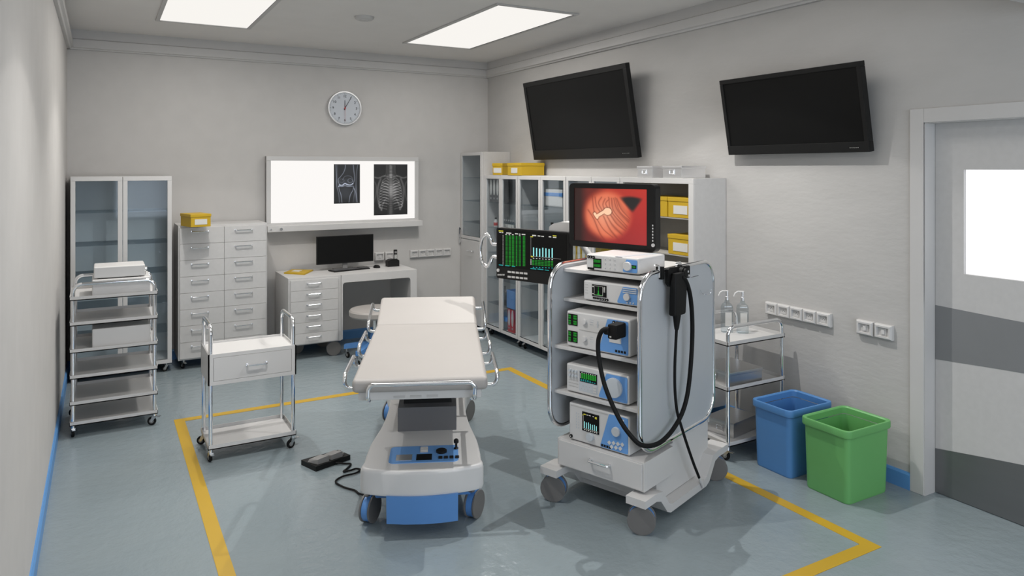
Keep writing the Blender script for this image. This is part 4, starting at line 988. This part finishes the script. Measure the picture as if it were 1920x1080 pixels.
blocks(sc,'number_block','green',fr(L),Y_,.0004)
L=[(1042+i_*54,370+(i_%3)*8,1062+i_*54,512+i_*3) for i_ in range(7)]
blocks(sc,'bar_graph','cyan',fr(L),Y_,.0004)
blocks(sc,'row_numbers','wtext',fr([(484,185+k*20.8,493,196+k*20.8) for k in range(24)]),Y_,.0004)
L=[(550,140,645,158),(532,164,562,178),(596,168,620,182),(658,166,690,180),(714,148,768,164),(784,152,816,168),(838,154,904,172),(790,180,815,190),
   (415,135,450,150),(462,138,494,152),(1028,164,1096,184),(1125,170,1172,186),(1188,174,1234,190),(1318,176,1358,194),(1388,184,1446,200)]
L2=[(998,560+k*20,1012,574+k*20) for k in range(5)]+[(1040+k*54,542+k*2,1064+k*54,554+k*2) for k in range(7)]
blocks(sc,'table_headings','wtext',fr([q for q in L if q[0]<950]),Y_,.0004); blocks(sc,'graph_headings','wtext',fr([q for q in L if q[0]>950]),Y_,.0004); blocks(sc,'graph_scale','wtext',fr(L2),Y_,.0004)
L=[(405,110,492,128),(1386,158,1448,174),(995,188,1042,202),(1002,508,1045,530)]
blocks(sc,'yellow_captions','ytext',fr(L),Y_,.0004)
L=[(408,664,490,678),(528,672,610,686),(655,682,718,696),(996,712,1100,726),(1120,718,1225,732),(1248,730,1320,742)]+[(1040+k*54,690,1062+k*54,703) for k in range(7)]
blocks(sc,'teal_captions','teal',fr(L),Y_,.0004)
blocks(sc,'graph_axes','mgrey',fr([(1000,200,1007,520)])+[(fx(1030),fx(1525),fz(1280,534),fz(1280,526))],Y_,.0004)
for r_ in range(2):
    for k in range(5):
        x0=fx(580+k*76); zc=fz(600+k*76,778+r_*80+k*6*.9)
        MB().box(x0,x0+.028,-.005,0,zc-.006,zc+.006,.001).build('key','plastic',t)
MB().lathe([(.011,0),(.011,-.006),(0.0,-.006)],18,Matrix.Translation((fx(398),0,fz(398,755))),'y').build('power_knob','plastic',t)
for k in range(4): MB().lathe([(.0055,0),(.0055,-.005),(0.0,-.005)],12,Matrix.Translation((fx(400+k*36),0,fz(400+k*36,829))),'y').build('button','plastic',t)
hp=spline([(-sw/2+.004,.015,.222),(-sw/2-.040,.010,.222),(-sw/2-.052,-.005,.262),(-sw/2-.078,-.012,.285),(-sw/2-.118,-.012,.255),(-sw/2-.137,-.012,.18),(-sw/2-.122,-.012,.100),(-sw/2-.075,-.012,.072),(-sw/2-.052,-.005,.095),(-sw/2-.040,.010,.135),(-sw/2+.004,.015,.135)],6)
MB().tube(hp,.0125,14).build('grab_handle','chrome',t)
b=MB(); b.tube(fillet([(.10,.045,.17),(.10,.085,.17),(.10,.085,.355),(.25,.085,.355),(.40,.085,.19),(.56,.085,.15)],.05,5),.019,12); b.box(.02,.18,.045,.06,.09,.25,.004)
b.build('support_arm','plastic',t)
b=MB(); b.loft([[(.100,.060,.335),(.100,.12,.335),(.100,.12,.352),(.100,.060,.358)],[(.135,.055,.335),(.135,.13,.335),(.135,.13,.375),(.135,.055,.378)],[(.20,.05,.335),(.20,.14,.335),(.20,.14,.395),(.20,.05,.393)],[(.262,.05,.335),(.262,.14,.335),(.262,.14,.400),(.262,.05,.392)]]); b.build('arm_joint_cover','plastic',t)
# ------------------------------------------------------------------ endoscope hanging from the right loop
t=thing('endoscope','black endoscope hanging from the right chrome loop, its cable plugged into a device','endoscope',onE(.32,.24,1.2),ER)
def eL(u,w,z): return (u-.32,w-.24,z-1.2)
b=MB(); mt=Matrix.Translation(eL(0,0,0))
b.prism([(.185,1.215),(.205,1.195),(.225,1.195),(.25,1.215),(.335,1.215),(.345,1.285),(.20,1.292),(.185,1.285)],.300,.318,'x',mt); b.box(.262,.302,.155,.175,1.235,1.30,.003,mt=mt); b.build('hanger_plate','rubber',t)
MB().tube([eL(.285,.15,1.245),eL(.285,.15,1.305),eL(.26,.15,1.305)],.006,8).build('clamp_hook','chrome',t)
b=MB(); b.cyl(eL(.318,.315,1.255),.030,.022,'x',20); b.cyl(eL(.340,.318,1.258),.022,.012,'x',20); b.box(.318,.345,.33,.375,1.225,1.29,.006,mt=mt); b.build('control_wheels','rubber',t)
b=MB(); b.cyl(eL(.345,.335,1.262),.006,.008,'x',10); b.cyl(eL(.345,.345,1.240),.006,.008,'x',10); b.build('control_buttons','plastic',t)
MB().cyl(eL(.298,.322,1.285),.028,.012,'x',20).build('lock_lever','chrome',t)
def rr(cy,w,d,z,cx=.335): return [(cx+p[0]-.32,cy+p[1]-.24,z-1.2) for p in rrect(-d/2,d/2,-w/2,w/2,min(w,d)*.3,4)]
b=MB(); b.loft([rr(.262,.10,.030,1.262),rr(.262,.128,.036,1.22),rr(.258,.125,.042,1.15),rr(.250,.118,.042,1.055),rr(.250,.105,.036,1.048)]); b.build('control_body','rubber',t)
b=MB(); b.tube([eL(.335,.245,1.05),eL(.335,.243,1.045),eL(.335,.241,.985),eL(.335,.240,.972)],[.020,.021,.013,.010],14); b.build('strain_relief','rubber',t)
pth=spline([eL(*p) for p in ((.335,.240,.975),(.333,.236,.90),(.330,.231,.78),(.329,.235,.66),(.330,.255,.55),(.332,.300,.455),(.332,.365,.34),(.332,.435,.225),(.332,.50,.128))],7)
b=MB(); b.tube(pth,.0075,10); b.build('insertion_tube','rubber',t)
MB().tube([eL(.332,.50,.128),eL(.332,.545,.062)],.0075,10).build('distal_tip','plastic',t,label='white tip')
pth=spline([eL(*p) for p in ((.345,.275,1.24),(.352,.315,1.21),(.350,.365,1.12),(.345,.395,.98),(.342,.392,.82),(.340,.365,.66),(.338,.325,.565),(.336,.258,.500),(.336,.150,.455),(.330,.04,.440),(.305,-.06,.460),(.262,-.10,.515),(.215,-.11,.575),(.160,-.11,.66),(.115,-.105,.75),(.085,-.10,.86),(.082,-.10,.93),(.095,-.10,.975),(.115,-.098,.998),(.135,-.085,1.003))],7)
b=MB(); b.tube(pth,.0115,12); b.build('umbilical_cable','rubber',t)
b=MB(); m2=Matrix.Translation(eL(0,0,0)); b.box(.128,.182,-.088,.0045,.952,1.026,.008,mt=m2); b.box(.110,.140,-.098,-.070,.972,1.008,.008,mt=m2); b.build('connector_plug','rubber',t)
MB().box(.142,.152,-.0895,-.088,.962,.968,mt=m2).build('plug_mark','label',t,smooth=False)
# ------------------------------------------------------------------ lights: lamps of the ceiling panels
def spot(x,y,z,p,ang,blend,size,col=(1,.965,.92)):
    l=bpy.data.lights.new('panel_spot','SPOT'); l.energy=p; l.spot_size=math.radians(ang); l.spot_blend=blend; l.shadow_soft_size=size; l.color=col
    o=bpy.data.objects.new('panel_spot',l); COL.objects.link(o); o.location=(x,y,z); return o
def area(x,y,p,col=(1,.97,.93)):
    l=bpy.data.lights.new('panel_area','AREA'); l.shape='RECTANGLE'; l.size=.66; l.size_y=1.8; l.energy=p; l.color=col
    o=bpy.data.objects.new('panel_area',l); COL.objects.link(o); o.location=(x,y,ZC-.015); return o
KS,KA=78,13
for x,y,KS in ((.78,3.25,88),(2.78,3.45,102),(.77,5.65,66),(2.93,5.65,66)): spot(x,y,2.95,KS,126,.85,.006,(1,.985,.96)); spot(x,y,2.95,KS*.14,109,.03,.02,(1,.97,.93))
for x,y,KA in ((.765,5.70,20),(2.935,5.70,20),(.765,3.05,5),(2.935,3.05,6),(.765,.1,8),(2.935,.1,10)): area(x,y,KA)
l=bpy.data.lights.new('window_daylight','AREA'); l.shape='RECTANGLE'; l.size=3.2; l.size_y=1.6; l.energy=62; l.color=(.84,.91,1)
o=bpy.data.objects.new('window_daylight',l); COL.objects.link(o); o.location=(1.85,YF+.03,1.65); o.rotation_euler=(PI/2,0,0)
w=bpy.data.worlds.new('world'); scn.world=w; w.use_nodes=True
w.node_tree.nodes['Background'].inputs['Color'].default_value=(.6,.7,.85,1); w.node_tree.nodes['Background'].inputs['Strength'].default_value=.3
vs=scn.view_settings; vs.view_transform='Standard'; vs.look='None'; vs.exposure=.1; vs.gamma=1; vs.use_curve_mapping=False
